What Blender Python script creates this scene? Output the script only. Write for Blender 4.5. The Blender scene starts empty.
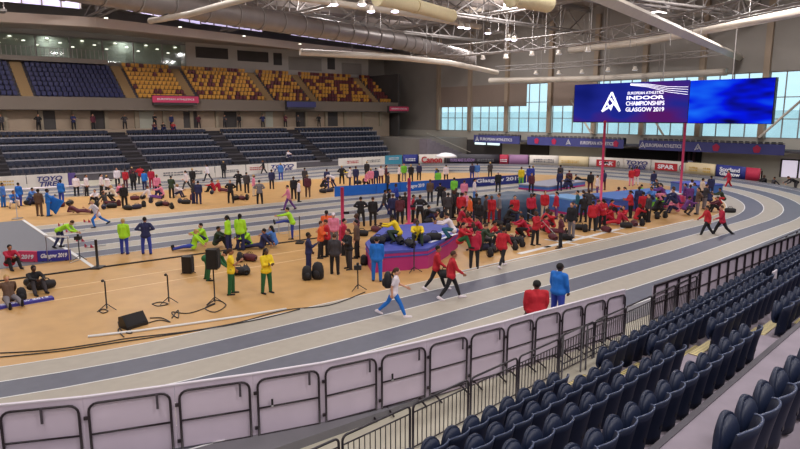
import bpy, bmesh, math, random
from mathutils import Vector, Matrix
random.seed(7)
C = bpy.context.scene.collection
PI = math.pi
# ------------------------------------------------------------------ camera geometry (world metres; X runs along the straights)
FPX = 627.; TILT = math.atan(108.5 / FPX); EYE = 6.5
YAW = math.atan(762 / (FPX / math.cos(TILT)))
Fv = Vector((math.cos(YAW) * math.cos(TILT), math.sin(YAW) * math.cos(TILT), -math.sin(TILT)))
Rv = Vector((math.sin(YAW), -math.cos(YAW), 0)); Uv = Rv.cross(Fv)
def G(x, y, z=0.):
    d = Fv + Rv * ((x - 400) / FPX) + Uv * ((224.5 - y) / FPX)
    k = (z - EYE) / d.z
    return Vector((k * d.x, k * d.y, z))
AW = YAW
FACE = dict(a=AW, r=AW - PI / 2, t=AW + PI, l=AW + PI / 2, ar=AW - PI / 4, al=AW + PI / 4, tr=AW - 3 * PI / 4, tl=AW + 3 * PI / 4)
# ------------------------------------------------------------------ materials
MATS = {}
def srgb(c):
    return tuple(((v / 255) / 12.92 if v / 255 <= .04045 else ((v / 255 + .055) / 1.055) ** 2.4) for v in c)
def mat(name, col, rough=.6, metal=0., noise=0., nscale=8., emit=None, estr=1., spec=.5, bump=0.):
    if name in MATS: return MATS[name]
    m = bpy.data.materials.new(name); m.use_nodes = True
    nt = m.node_tree; b = nt.nodes['Principled BSDF']
    c = srgb(col) + (1,)
    b.inputs['Base Color'].default_value = c
    b.inputs['Roughness'].default_value = rough
    b.inputs['Metallic'].default_value = metal
    b.inputs['Specular IOR Level'].default_value = spec
    if noise or bump:
        tc = nt.nodes.new('ShaderNodeTexCoord'); n = nt.nodes.new('ShaderNodeTexNoise')
        n.inputs['Scale'].default_value = nscale; n.inputs['Detail'].default_value = 4
        nt.links.new(tc.outputs['Object'], n.inputs['Vector'])
        if noise:
            r = nt.nodes.new('ShaderNodeValToRGB')
            r.color_ramp.elements[0].position = .3; r.color_ramp.elements[1].position = .7
            r.color_ramp.elements[0].color = tuple(max(0, v * (1 - noise)) for v in c[:3]) + (1,)
            r.color_ramp.elements[1].color = tuple(min(1, v * (1 + noise)) for v in c[:3]) + (1,)
            nt.links.new(n.outputs['Fac'], r.inputs['Fac']); nt.links.new(r.outputs['Color'], b.inputs['Base Color'])
        if bump:
            bp = nt.nodes.new('ShaderNodeBump'); bp.inputs['Strength'].default_value = bump; bp.inputs['Distance'].default_value = .02
            nt.links.new(n.outputs['Fac'], bp.inputs['Height']); nt.links.new(bp.outputs['Normal'], b.inputs['Normal'])
    if emit:
        b.inputs['Emission Color'].default_value = srgb(emit) + (1,); b.inputs['Emission Strength'].default_value = estr
    MATS[name] = m
    return m
sand = mat('timber_floor', (190, 148, 92), .5, noise=.08, nscale=1.2)
lane_l = mat('lane_pale', (164, 156, 144), .55, noise=.05, nscale=3)
lane_d = mat('lane_dark', (90, 92, 106), .55, noise=.07, nscale=3)
white_line = mat('line_white', (225, 225, 225), .5)
apron = mat('apron', (112, 110, 116), .6, noise=.08, nscale=1)
hallfloor = mat('hall_floor', (182, 176, 160), .6, noise=.05, nscale=1)
concrete = mat('concrete', (138, 128, 140), .75, noise=.08, nscale=2)
conc_dark = mat('concrete_dark', (84, 80, 88), .8, noise=.1, nscale=2)
wall_cream = mat('wall_cream', (186, 182, 172), .7, noise=.03, nscale=.5)
wall_grey = mat('wall_grey', (150, 144, 138), .7, noise=.05, nscale=.5)
wall_brown = mat('wall_brown', (160, 142, 124), .7, noise=.06, nscale=.6)
wall_dk = mat('wall_dark', (70, 66, 66), .8, noise=.1, nscale=.5)
roofm = mat('roof_deck', (150, 138, 132), .8, noise=.1, nscale=.6)
steel = mat('steel_grey', (150, 144, 142), .45, .2)
steel_w = mat('steel_pale', (206, 196, 184), .45, noise=.04, nscale=2)
ductm = mat('duct_silver', (140, 132, 130), .4, .3, noise=.1, nscale=1)
cream_m = mat('cream_fabric', (235, 220, 180), .8, noise=.04)
black_m = mat('black_metal', (30, 28, 32), .45)
black_p = mat('black_plastic', (22, 22, 25), .4)
rub = mat('black_rubber', (38, 36, 38), .9)
boardw = mat('board_white', (214, 206, 218), .5, noise=.03, nscale=2)
silver = mat('silver', (200, 200, 205), .3, .8)
seatn = mat('seat_navy', (19, 27, 50), .5, spec=.4)
seatn2 = mat('seat_navy_pan', (24, 34, 60), .5, spec=.4)
seatf = mat('seat_far_navy', (40, 46, 66), .5)
seatb = mat('seat_blue', (50, 52, 100), .5)
seato = mat('seat_orange', (232, 170, 76), .5)
seatm = mat('seat_maroon', (120, 60, 66), .5)
yel = mat('step_yellow', (214, 196, 110), .7)
tan = mat('step_tan', (166, 136, 96), .8, noise=.05)
glassm = bpy.data.materials.new('glass'); glassm.use_nodes = True
nt = glassm.node_tree; nt.nodes.clear()
o_ = nt.nodes.new('ShaderNodeOutputMaterial'); mx = nt.nodes.new('ShaderNodeMixShader'); tr = nt.nodes.new('ShaderNodeBsdfTransparent'); gl = nt.nodes.new('ShaderNodeBsdfGlossy')
gl.inputs['Roughness'].default_value = .05; tr.inputs['Color'].default_value = (.93, .97, .98, 1)
mx.inputs[0].default_value = .06; nt.links.new(tr.outputs[0], mx.inputs[1]); nt.links.new(gl.outputs[0], mx.inputs[2]); nt.links.new(mx.outputs[0], o_.inputs[0])
# ------------------------------------------------------------------ mesh builder
class MB:
    def __init__(s): s.v = []; s.f = []; s.m = []; s.ms = []; s.sm = []
    def mi(s, m):
        if m not in s.ms: s.ms.append(m)
        return s.ms.index(m)
    def add(s, vs, fs, m, smooth=False):
        o = len(s.v); s.v += [tuple(v) for v in vs]; k = s.mi(m)
        for f in fs: s.f.append(tuple(i + o for i in f)); s.m.append(k); s.sm.append(smooth)
        return s
    def box(s, c, d, m, rz=0., M=None):
        x, y, z = d[0] / 2, d[1] / 2, d[2] / 2
        vs = [Vector((a * x, b * y, e * z)) for a in (-1, 1) for b in (-1, 1) for e in (-1, 1)]
        R = M if M else Matrix.Rotation(rz, 3, 'Z')
        vs = [R @ v + Vector(c) for v in vs]
        return s.add(vs, [(0, 1, 3, 2), (4, 6, 7, 5), (0, 4, 5, 1), (2, 3, 7, 6), (0, 2, 6, 4), (1, 5, 7, 3)], m)
    def b2(s, x0, x1, y0, y1, z0, z1, m):
        return s.box(((x0 + x1) / 2, (y0 + y1) / 2, (z0 + z1) / 2), (abs(x1 - x0), abs(y1 - y0), abs(z1 - z0)), m)
    def tube(s, pts, r, m, n=8, closed=False, smooth=True):
        pts = [Vector(p) for p in pts]; N = len(pts); rings = []
        rs = r if isinstance(r, (list, tuple)) else [r] * N
        up = None
        for i, p in enumerate(pts):
            a = pts[i - 1] if (i > 0 or closed) else p; b = pts[(i + 1) % N] if (i < N - 1 or closed) else p
            t = (b - a).normalized()
            if up is None: up = Vector((0, 0, 1)) if abs(t.z) < .9 else Vector((1, 0, 0))
            u = (up - t * up.dot(t)).normalized(); w = t.cross(u); up = u
            rings.append([p + (u * math.cos(2 * PI * k / n) + w * math.sin(2 * PI * k / n)) * rs[i] for k in range(n)])
        vs = [v for rg in rings for v in rg]; fs = []
        for i in range(N if closed else N - 1):
            j = (i + 1) % N
            for k in range(n): fs.append((i * n + k, j * n + k, j * n + (k + 1) % n, i * n + (k + 1) % n))
        if not closed:
            fs.append(tuple(range(n))[::-1]); fs.append(tuple((N - 1) * n + k for k in range(n)))
        return s.add(vs, fs, m, smooth)
    def lathe(s, prof, m, c=(0, 0, 0), n=12, smooth=True):
        vs = []; fs = []
        for r, z in prof:
            for k in range(n): vs.append((c[0] + r * math.cos(2 * PI * k / n), c[1] + r * math.sin(2 * PI * k / n), c[2] + z))
        for i in range(len(prof) - 1):
            for k in range(n): fs.append((i * n + k, i * n + (k + 1) % n, (i + 1) * n + (k + 1) % n, (i + 1) * n + k))
        fs.append(tuple(range(n))[::-1]); fs.append(tuple((len(prof) - 1) * n + k for k in range(n)))
        return s.add(vs, fs, m, smooth)
    def prism(s, poly, z0, z1, m, mside=None):
        n = len(poly); vs = [(p[0], p[1], z0) for p in poly] + [(p[0], p[1], z1) for p in poly]
        s.add(vs, [tuple(range(n))[::-1], tuple(range(n, 2 * n))], m)
        return s.add(vs, [(i, (i + 1) % n, n + (i + 1) % n, n + i) for i in range(n)], mside or m)
    def ell(s, c, r, m, R=None, nu=10, nv=7):
        vs = []; fs = []
        for j in range(nv + 1):
            th = PI * j / nv
            for k in range(nu):
                v = Vector((r[0] * math.sin(th) * math.cos(2 * PI * k / nu), r[1] * math.sin(th) * math.sin(2 * PI * k / nu), -r[2] * math.cos(th)))
                vs.append((R @ v if R else v) + Vector(c))
        for j in range(nv):
            for k in range(nu): fs.append((j * nu + k, j * nu + (k + 1) % nu, (j + 1) * nu + (k + 1) % nu, (j + 1) * nu + k))
        return s.add(vs, fs, m, True)
    def mesh(s, name):
        me = bpy.data.meshes.new(name); me.from_pydata(s.v, [], s.f)
        for m in s.ms: me.materials.append(m)
        me.polygons.foreach_set('material_index', s.m); me.polygons.foreach_set('use_smooth', s.sm); me.update()
        return me
    def build(s, name, parent=None, loc=None, rz=None):
        return link(name, s.mesh(name), parent, loc, rz)
def link(name, me, parent=None, loc=None, rz=None):
    o = bpy.data.objects.new(name, me); C.objects.link(o)
    if parent: o.parent = parent
    if loc is not None: o.location = loc
    if rz is not None: o.rotation_euler = (0, 0, rz)
    return o
def empty(name, loc=(0, 0, 0), rz=0.):
    return link(name, None, None, loc, rz)
LABELS = {}; LOG = []
def tag(o, label, cat, group=None, kind=None):
    if label: o['label'] = label
    if cat: o['category'] = cat
    if group: o['group'] = group
    if kind: o['kind'] = kind
    n = len(label.split())
    if n < 4 or n > 16: LOG.append(('LABELLEN', n, label))
    if label in LABELS: LOG.append(('DUP', label))
    LABELS[label] = 1
    return o
def struct(o, label=None):
    o['kind'] = 'structure'
    if label: o['label'] = label
    return o
def copy_tree(o, parent=None):
    c = o.copy(); C.objects.link(c)
    if parent: c.parent = parent
    for ch in list(o.children): copy_tree(ch, c)
    return c
ORD = ['first', 'second', 'third', 'fourth', 'fifth', 'sixth', 'seventh', 'eighth', 'ninth', 'tenth', 'eleventh', 'twelfth', 'thirteenth', 'fourteenth', 'fifteenth', 'sixteenth', 'seventeenth', 'eighteenth', 'nineteenth']
TENS = {2: 'twent', 3: 'thirt', 4: 'fort', 5: 'fift', 6: 'sixt', 7: 'sevent', 8: 'eight', 9: 'ninet'}
def ordn(i):
    if i < 19: return ORD[i]
    n = i + 1; t, u = divmod(n, 10)
    if t >= 10: return 'number %d' % n
    return TENS[t] + 'ieth' if u == 0 else TENS[t] + 'y-' + ORD[u - 1]
def scribble(name, parent, loc, w, h, m, rot):
    """unreadable small print: rows of short uneven strokes"""
    q = MB(); rn = random.Random(int(w * 100)); x = -w / 2
    while x < w / 2 - .05:
        l = rn.uniform(.08, .26)
        for k in (0, 1):
            hh = h * rn.uniform(.2, .34); q.b2(x, min(w / 2, x + l), -.004, .004, (.12 - k * .5) * h, (.12 - k * .5) * h + hh, m)
        x += l + rn.uniform(.03, .09)
    o = q.build(name, parent, loc); o.rotation_euler = (0, 0, rot[2]); return o
def text(name, s, parent, loc, w, h, m, rot=(PI / 2, 0, 0), shear=0., bold=.02):
    """mesh lettering, fitted to w x h, centred on loc in the parent's frame"""
    if s == '~': return scribble('print', parent, loc, w, h, m, rot)
    cu = bpy.data.curves.new('t', 'FONT'); cu.body = s; cu.align_x = 'CENTER'; cu.align_y = 'CENTER'; cu.extrude = .01; cu.offset = bold; cu.shear = shear
    cu.resolution_u = 3; cu.space_line = .8
    t = bpy.data.objects.new('t', cu); C.objects.link(t)
    me = bpy.data.meshes.new_from_object(t.evaluated_get(bpy.context.evaluated_depsgraph_get()))
    bpy.data.objects.remove(t)
    xs = [v.co.x for v in me.vertices]; ys = [v.co.y for v in me.vertices]
    if not xs: return None
    cx, cy = (min(xs) + max(xs)) / 2, (min(ys) + max(ys)) / 2; sx = w / (max(xs) - min(xs)); sy = h / (max(ys) - min(ys))
    for v in me.vertices: v.co = Vector(((v.co.x - cx) * sx, (v.co.y - cy) * sy, v.co.z))
    me.materials.clear(); me.materials.append(m)
    o = link(name, me, parent, loc); o.rotation_euler = rot
    return o
# ================================================================== SETTING
struct(MB().b2(-30, 100, -25, 115, -.3, -.02, hallfloor).build('floor'))
# ---------- oval
R0, LW, CXR, CXL, Y0 = 19., 1.17, 39.9, 7.0, 18.
CY = Y0 + R0
BANK = .06
def section(s_, k):
    """s_ in a list of stations -> point at lateral offset k (metres outward)"""
    kind, a = s_
    r = R0 + k
    if kind == 'n': x = a; y = CY - r
    elif kind == 'f': x = a; y = CY + r
    elif kind == 'R': x = CXR + r * math.cos(a); y = CY + r * math.sin(a)
    else: x = CXL - r * math.cos(a); y = CY - r * math.sin(a)
    if kind in 'nf':
        b = max(min(1, max(0, (a - (CXR - 11)) / 11)), min(1, max(0, (CXL + 5 - a) / 9)) * .6)
    else: b = 1 if kind == 'R' else .33 + .67 * min(1, (PI / 2 - abs(a)) / 1.0)
    return Vector((x, y, BANK * max(0, k) * b))
ST = [('n', CXL + (CXR - CXL) * i / 34) for i in range(34)] + [('R', -PI / 2 + PI * i / 48) for i in range(48)] + \
     [('f', CXR + (CXL - CXR) * i / 34) for i in range(34)] + [('L', -PI / 2 + PI * i / 48) for i in range(48)]
def band(mb, k0, k1, m, dz=0., st=ST, wrap=True):
    vs = []
    for s_ in st: a = section(s_, k0); b = section(s_, k1); a.z += dz; b.z += dz; vs += [a, b]
    n = len(st)
    mb.add(vs, [(2 * i, 2 * ((i + 1) % n), 2 * ((i + 1) % n) + 1, 2 * i + 1) for i in range(n if wrap else n - 1)], m, True)
tk = MB()
for i in range(6): band(tk, .25 + i * LW if i == 0 else i * LW, (i + 1) * LW, lane_l if i % 2 == 0 else lane_d)
band(tk, 0, .25, lane_l)
band(tk, 6 * LW, 6 * LW + .9, apron); 
# closing skirt on the outer edge
vs = []
for s_ in ST:
    a = section(s_, 6 * LW + .9); vs += [a, Vector((a.x, a.y, -.02))]
tk.add(vs, [(2 * i, 2 * ((i + 1) % len(ST)), 2 * ((i + 1) % len(ST)) + 1, 2 * i + 1) for i in range(len(ST))], apron)
for i in range(7): band(tk, i * LW - .026, i * LW + .026, white_line, .006)
struct(tk.build('running_track'), 'six lane indoor running track in alternating pale and dark grey lanes')
# ---------- infield timber floor
poly = [section(s_, -.0) for s_ in ST]
struct(MB().prism([(p.x, p.y) for p in poly], -.02, .0, sand).build('infield_floor'), 'sand coloured timber infield floor inside the track')
# sprint straight with eight lanes
sp = MB()
SY0, SW, SX0, SX1 = 31.2, 1.38, 6.8, 50.
for i in range(8):
    sp.b2(SX0, SX1, SY0 + i * SW, SY0 + (i + 1) * SW, 0, .012, lane_d if i % 2 == 0 else lane_l)
for i in range(9): sp.b2(SX0, SX1, SY0 + i * SW - .03, SY0 + i * SW + .03, .012, .016, white_line)
sp.b2(SX0 - .08, SX0 + .08, 28.9, SY0 + 8 * SW + 3.2, .012, .018, white_line)
struct(sp.build('sprint_straight'), 'striped sprint lanes running across the infield')
lm = MB()
lm.b2(-8, 6.7, 31.2, 45.3, 0, .014, mat('runoff_grey', (104, 104, 112), .6, noise=.05))
struct(lm.build('start_area_floor'), 'dark grey floor behind the sprint start line')
ml = MB()
for y in (24.55, 26.25): ml.b2(2, 19, y - .035, y + .035, 0, .006, mat('line_pale', (226, 196, 150), .6))
struct(ml.build('runway_lines'))
ml = MB()
ml.box((14.8, 28.45, .02), (29, .12, .05), rub, rz=-.035)
tag(ml.build('floor_edge_strip'), 'long thin black rubber strip across the sand coloured floor beside the runway', 'strip')
ml = MB()
for i in range(5):
    a = G(535 + i * 24, 250 - i * 6, 0); ml.box((a.x, a.y, .006), (2.6, .28, .012), white_line, rz=.05)
for i in range(4):
    a = G(560 + i * 22, 243 - i * 5.5, 0); ml.box((a.x + .3, a.y, .004), (.2, 2.2, .012), white_line, rz=.1)
struct(ml.build('floor_markings'), 'white tape markings on the timber floor')
# inner kerb, white
def kerb(pts, label):
    m = MB(); m.tube([(p[0], p[1], .03) for p in pts], .04, white_line, 6); return tag(m.build('kerb_rail'), label, 'kerb')
kerb([(4.3, 19.65), (5.6, 19.2), (7.0, 18.85), (8.6, 18.5), (10.2, 18.25)], 'long thin white kerb on the sand floor in front of the black monitor speaker')
kerb([(18.5 + i * 2.6, 18.12) for i in range(9)], 'white kerb along the inner lane between the red-clad walkers')
# ---------- end wall (right of picture), perpendicular to the straights
EX = 71.5
ew = MB()
ew.b2(EX, EX + .6, -12, 92, -.02, 4.2, wall_cream)                  # below windows
ew.b2(EX, EX + .6, -12, 92, 11.0, 20, wall_grey)                    # above
cols = [75.6, 68.6, 61.2, 53.6, 46.6, 40., 33.2, 26.6, 20., 13.]
ew.b2(EX, EX + .6, 75.6, 92, 4.2, 11.0, wall_grey)
ew.b2(EX, EX + .6, -12, 13., 4.2, 11.0, wall_grey)
struct(ew.build('wall_end'))
for i, y in enumerate(cols):
    c = MB(); c.b2(EX - .45, EX - .02, y - .3, y + .3, 4.2, 19, wall_brown)
    struct(c.build('trim_%d' % (i + 1)))
blindm = mat('blind_fabric', (140, 124, 114), .8, noise=.05)
for i in range(len(cols) - 1):
    ya, yb = cols[i + 1] + .3, cols[i] - .3
    w = empty('window_%d' % (i + 1)); struct(w)
    f = MB()
    for k in range(5):
        y = ya + (yb - ya) * k / 4; f.b2(EX + .1, EX + .22, y - .05, y + .05, 4.2, 11., steel)
    for z in (4.25, 6.2, 8.4, 10.95): f.b2(EX + .1, EX + .22, ya, yb, z - .05, z + .05, steel)
    f.build('window_frame', w)
    MB().b2(EX + .26, EX + .29, ya, yb, 4.2, 11., glassm).build('pane', w)
    drop = {0: 7.95, 1: 7.95, 2: 7.95, 3: 7.9}.get(i)
    if drop:
        y0b, y1b = ya, yb
        if i == 2: y0b = ya + (yb - ya) * .55           # blind raised on one part of this bay
        bl = MB(); bl.b2(EX - .02, EX + .04, y0b, y1b, drop, 11.05, blindm); bl.b2(EX - .04, EX + .06, y0b, y1b, drop - .08, drop, steel)
        tag(bl.build('roller_blind'), 'brown roller blind drawn over the window top, %s from the hall corner' % ordn(i), 'blind')
br = MB()
for (ya, yb) in ((37, 40), (26.6, 22.5), (46.6, 50)): br.tube([(EX - .6, ya, 4.3), (EX - .6, yb, 8.6)], .13, steel_w, 8)
struct(br.build('wall_bracing'))
# trees & buildings outside are only blurs of light; a low far bank seen through the panes
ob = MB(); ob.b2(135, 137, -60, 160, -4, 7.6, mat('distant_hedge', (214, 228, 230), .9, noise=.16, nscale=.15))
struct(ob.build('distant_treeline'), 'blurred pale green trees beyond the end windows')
# balcony on the end wall
def balcony(y0, y1, idx, lab):
    t = empty('balcony', (EX, (y0 + y1) / 2, 0)); struct(t)
    m = MB(); hw = (y1 - y0) / 2
    m.b2(-3.4, 0, -hw, hw, 2.75, 2.95, wall_cream)
    m.build('balcony_slab', t)
    f = MB(); f.b2(-3.5, -3.4, -hw, hw, 2.7, 3.75, mat('banner_navy', (78, 82, 150), .6, noise=.05, nscale=.5)); f.build('banner', t)
    r = MB(); r.tube([(-3.45, -hw, 3.85), (-3.45, hw, 3.85)], .035, steel, 6); r.build('rail', t)
    return t
BY = [(23.1, 38.3), (40.3, 54.6), (55.9, 64.5)]
bal = [balcony(a, b, 0, '') for a, b in BY]
redm = mat('banner_red', (196, 44, 90), .6)
wt = mat('print_white', (232, 232, 238), .6)
def onb(b, Y): return -3.53, Y - (BY[b][0] + BY[b][1]) / 2
for b, Y, w_ in ((0, 35.4, 4.2), (1, 43.9, 4.6), (2, 60.2, 6)):
    x_, y_ = onb(b, Y); text('lettering', 'EUROPEAN ATHLETICS', bal[b], (x_, y_, 3.22), w_, .4, wt, (PI / 2, 0, -PI / 2))
def tri_logo(parent, loc, s, m, rot=-PI / 2):
    """mountain-like triangle emblem of two strokes"""
    q = MB()
    for x0, x1 in ((-.5, 0), (.5, 0)):
        q.tube([(x0 * s, 0, -.45 * s), (x1 * s, 0, .5 * s)], .055 * s, m, 4, smooth=False)
    q.tube([(-.5 * s, 0, -.45 * s), (.12 * s, 0, -.1 * s)], .05 * s, m, 4, smooth=False)
    q.tube([(-.05 * s, 0, .18 * s), (.5 * s, 0, -.45 * s)], .05 * s, m, 4, smooth=False)
    q.tube([(-.22 * s, 0, -.05 * s), (0, 0, -.38 * s), (.1 * s, 0, -.05 * s)], .045 * s, m, 4, smooth=False)
    o = q.build('emblem', parent, loc); o.rotation_euler = (0, 0, rot); return o
def blob(parent, loc, s, m):
    q = MB()
    for k in range(5):
        a = PI / 2 + k * 2 * PI / 5; q.ell((.25 * s * math.cos(a), 0, .25 * s * math.sin(a)), (.26 * s, .01, .26 * s), m, nu=8, nv=5)
    o = q.build('emblem', parent, loc); o.rotation_euler = (0, 0, -PI / 2); return o
for b, Y in ((0, 31.5), (0, 37.9), (1, 48.), (2, 63.8)): x_, y_ = onb(b, Y); tri_logo(bal[b], (x_, y_, 3.2), .7, wt)
for b, Y in ((0, 29.6), (0, 25.6), (1, 50.2), (1, 53.), (1, 41.3)): x_, y_ = onb(b, Y); blob(bal[b], (x_, y_, 3.22), .8, redm)
# wall features under the balcony
q = MB(); q.b2(EX - .3, EX - .01, 32.6, 44.6, 0, 2.6, mat('opening_dark', (24, 22, 26), .9)); struct(q.build('door_1'))
q = MB(); q.b2(EX - .2, EX - .01, 53.5, 58.5, 1.1, 2.5, mat('opening_dark2', (58, 52, 48), .9)); struct(q.build('window_20'))
q = MB(); q.b2(EX - .1, EX - .01, 62, 71, -.02, 2.9, wall_dk); struct(q.build('door_2'))
for i in range(4):
    c = MB(); c.b2(EX - .5, EX - .1, 33.2 + i * .55, 33.45 + i * .55, 0, 2.6, mat('drape', (74, 52, 60), .9)); tag(c.build('drape_panel'), 'dark maroon curtain strip hanging in the dark end doorway, %s from its right edge' % ordn(i), 'curtain', 'curtain strips in the end doorway')
# bright workshop windows at the right
for i, (y0_, y1_) in enumerate(((21.2, 24.4), (17.2, 20.6), (13.2, 16.6))):
    w = MB(); w.b2(EX - .12, EX - .06, y0_, y1_, .35, 2.1, mat('lit_window', (190, 180, 190), .5, emit=(235, 225, 245), estr=.9))
    for y_ in (y0_, (y0_ + y1_) / 2, y1_): w.b2(EX - .2, EX - .1, y_ - .08, y_ + .08, .3, 2.15, wall_dk)
    w.b2(EX - .2, EX - .1, y0_, y1_, 2.05, 2.2, wall_dk)
    struct(w.build('window_%d' % (30 + i)))
for i, (y0_, y1_) in enumerate(((62.4, 64.8), (65.2, 67.4))):
    w = MB(); w.b2(EX - .2, EX - .12, y0_, y1_, 2.2, 2.75, mat('lit_strip', (220, 240, 240), .5, emit=(220, 245, 245), estr=1.6)); struct(w.build('window_%d' % (40 + i)))
# ---------- far side wall and stands
FY = 90.
fw = MB()
fw.b2(-12, EX + .6, FY, FY + .6, -.02, 20, wall_grey)
struct(fw.build('wall_far'))
struct(MB().b2(-12.6, -12, -12, FY + .6, -.02, 20, wall_grey).build('wall_left'))
struct(MB().b2(-12, EX + .6, -14, -13.5, -.02, 20, wall_grey).build('wall_near'))
# lower stand terraces: six deep rows
LR, LZ0, LRISE, LRUN, LY0 = 6, .75, .70, 1.6, 69.8
LX0, LX1 = 4., 57.
def lx1(i): return LX1 + 1.1 * i * .6
lt = MB()
for i in range(LR):
    lt.b2(LX0 - 16, lx1(i), LY0 + i * LRUN, LY0 + (i + 1) * LRUN, -.02, LZ0 + i * LRISE, conc_dark)
    lt.b2(LX0 - 16, lx1(i), LY0 + i * LRUN - .06, LY0 + i * LRUN, LZ0 + i * LRISE - .1, LZ0 + i * LRISE + .02, mat('nosing', (150, 148, 156), .6))
lt.b2(LX0 - 16, lx1(5), LY0 + LR * LRUN, LY0 + LR * LRUN + 2.4, -.02, LZ0 + LR * LRISE, wall_brown)
struct(lt.build('lower_stand_terrace'))
# side slope wall right of the lower stand
sw = MB()
sw.prism([(62.2, 69.2), (EX, 69.2), (EX, FY), (62.2, FY)], -.02, 3.2, wall_grey)
struct(sw.build('corner_block_wall'))
st_ = MB()
for i in range(10): st_.b2(61.5 + i * .9, 62.4 + i * .9, 67.6, 69.2, 0, 3.2 - i * .3, concrete)
st_.tube([(61.5, 67.6, 4.1), (70.6, 67.6, 1.0)], .05, steel_w, 6)
struct(st_.build('corner_staircase'))
# concourse wall
CYW = LY0 + LR * LRUN + 2.4
cw = MB(); cw.b2(-12, 66, CYW, CYW + .4, 0, 8.0, wall_brown)
struct(cw.build('concourse_wall'))
pil = 0
for i in range(17):
    x = 8 + i * 3.5
    p = MB(); p.b2(x - .22, x + .22, CYW - .3, CYW, 4.9, 7.8, mat('pilaster', (150, 138, 120), .7)); struct(p.build('trim_%d' % (20 + i)))
for i in range(9):
    x = 10 + i * 5.6
    p = MB(); p.b2(x - .9, x + .9, CYW - .06, CYW + .02, 4.95, 7.1, wall_dk if i % 3 else mat('pale_door', (170, 170, 158), .7)); struct(p.build('door_%d' % (5 + i)))
# upper stand
UR, UZ0, URISE, URUN, UY0 = 9, 7.9, .58, .82, 80.4
def utop(x): return max(0., (x - 25) * .012)
ut = MB()
for i in range(UR):
    y = UY0 + i * URUN
    ut.b2(-12, 66.5, y, y + URUN + .05, UZ0 + i * URISE - .75, UZ0 + i * URISE, conc_dark)
ut.b2(-12, 66.5, UY0 - .25, UY0, UZ0 - .7, UZ0 + .75, mat('parapet', (120, 108, 98), .7))
struct(ut.build('upper_stand_terrace'))
uw = MB(); uw.b2(66.5, 66.9, UY0 - .25, FY, 3.2, 13.2, wall_dk); struct(uw.build('upper_stand_side_wall'))
# upper aisles
AX = [13.9, 25.1, 32.8, 44.1, 51.6, 63.2]
for k, x in enumerate(AX):
    a = MB()
    for i in range(UR):
        y = UY0 + i * URUN
        a.b2(x - .6, x + .6, y, y + URUN, UZ0 + i * URISE, UZ0 + i * URISE + .03, tan)
        a.b2(x - .6, x + .6, y + URUN / 2, y + URUN, UZ0 + i * URISE + .03, UZ0 + i * URISE + URISE / 2, tan)
        if i < UR - 1: a.b2(x - .6, x + .6, y + URUN - .03, y + URUN, UZ0 + i * URISE, UZ0 + (i + 1) * URISE, tan)
    struct(a.build('aisle_steps'))
# lower aisles (dark gangways with a yellow step)
aisle_dk = mat('aisle_dark', (46, 42, 46), .9)
LAX = [9.0, 22.2, 34.0, 45.6]
for k, x in enumerate(LAX):
    a = MB()
    for i in range(LR):
        y = LY0 + i * LRUN; z = LZ0 + i * LRISE
        a.b2(x - .95, x + .95, y + LRUN / 2, y + LRUN, z, z + LRISE / 2, aisle_dk); a.b2(x - .95, x + .95, y - .08, y + LRUN, z, z + .035, aisle_dk); a.b2(x - .95, x + .95, y - .09, y - .06, z - .14, z + .035, aisle_dk)
        a.b2(x - .8, x + .8, y - .02, y + .1, z, z + .03, yel if i in (1,) else aisle_dk)
    struct(a.build('aisle_steps'))
# ---------- seats of the far stands
def far_seat_mesh(m, nm):
    q = MB()
    q.b2(-.22, .22, .12, .17, .30, .78, m); q.b2(-.2, .2, -.02, .12, .34, .74, m); q.b2(-.05, .05, .12, .25, 0, .4, m)
    return q.mesh(nm)
def stuff_from(me_list, name):
    v = []; f = []; mi = []; ms = []
    for me, loc in me_list:
        o = len(v); v += [(a.co.x + loc[0], a.co.y + loc[1], a.co.z + loc[2]) for a in me.vertices]
        if me.materials[0] not in ms: ms.append(me.materials[0])
        k = ms.index(me.materials[0])
        for p in me.polygons: f.append(tuple(i + o for i in p.vertices)); mi.append(k)
    me = bpy.data.meshes.new(name); me.from_pydata(v, [], f)
    for m in ms: me.materials.append(m)
    me.polygons.foreach_set('material_index', mi); me.update()
    return link(name, me)
LS = far_seat_mesh(seatf, 'bench_seat')
for v_ in LS.vertices: v_.co.z *= .76

rest = []; n = 0
for i in range(LR):
    cnt = 0
    x = 10.2
    while x < lx1(i) - .3:
        if all(abs(x - a) > 1.0 for a in LAX):
            blk = sum(1 for a in LAX if a < x)
            loc = (x, LY0 + i * LRUN + 1.0, LZ0 + i * LRISE)
            if i < 3 and x < 45.6 or (i == 3 and x < 22):
                if n < 290:
                    o = link('retractable_seat', LS, None, loc); cnt += 1; n += 1
                    tag(o, 'dark navy retractable seat in %s row of lower far stand, %s from the left' % (ordn(i), ordn(cnt - 1)), 'seat', 'navy seats of the lower far stand')
                else: rest.append((LS, loc))
            else: rest.append((LS, loc))
            rest.append((LS, (loc[0], loc[1] - .78, loc[2] - .02))) if i > 0 else None
        x += .56
tag(stuff_from(rest, 'retractable_seating'), 'remaining dark navy seats filling the upper rows of the lower far stand', 'seating', kind='stuff')
US = {k: far_seat_mesh(m, 'tier_seat') for k, m in (('blue', seatb), ('orange', seato), ('maroon', seatm))}
rest = []; n = 0
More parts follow.
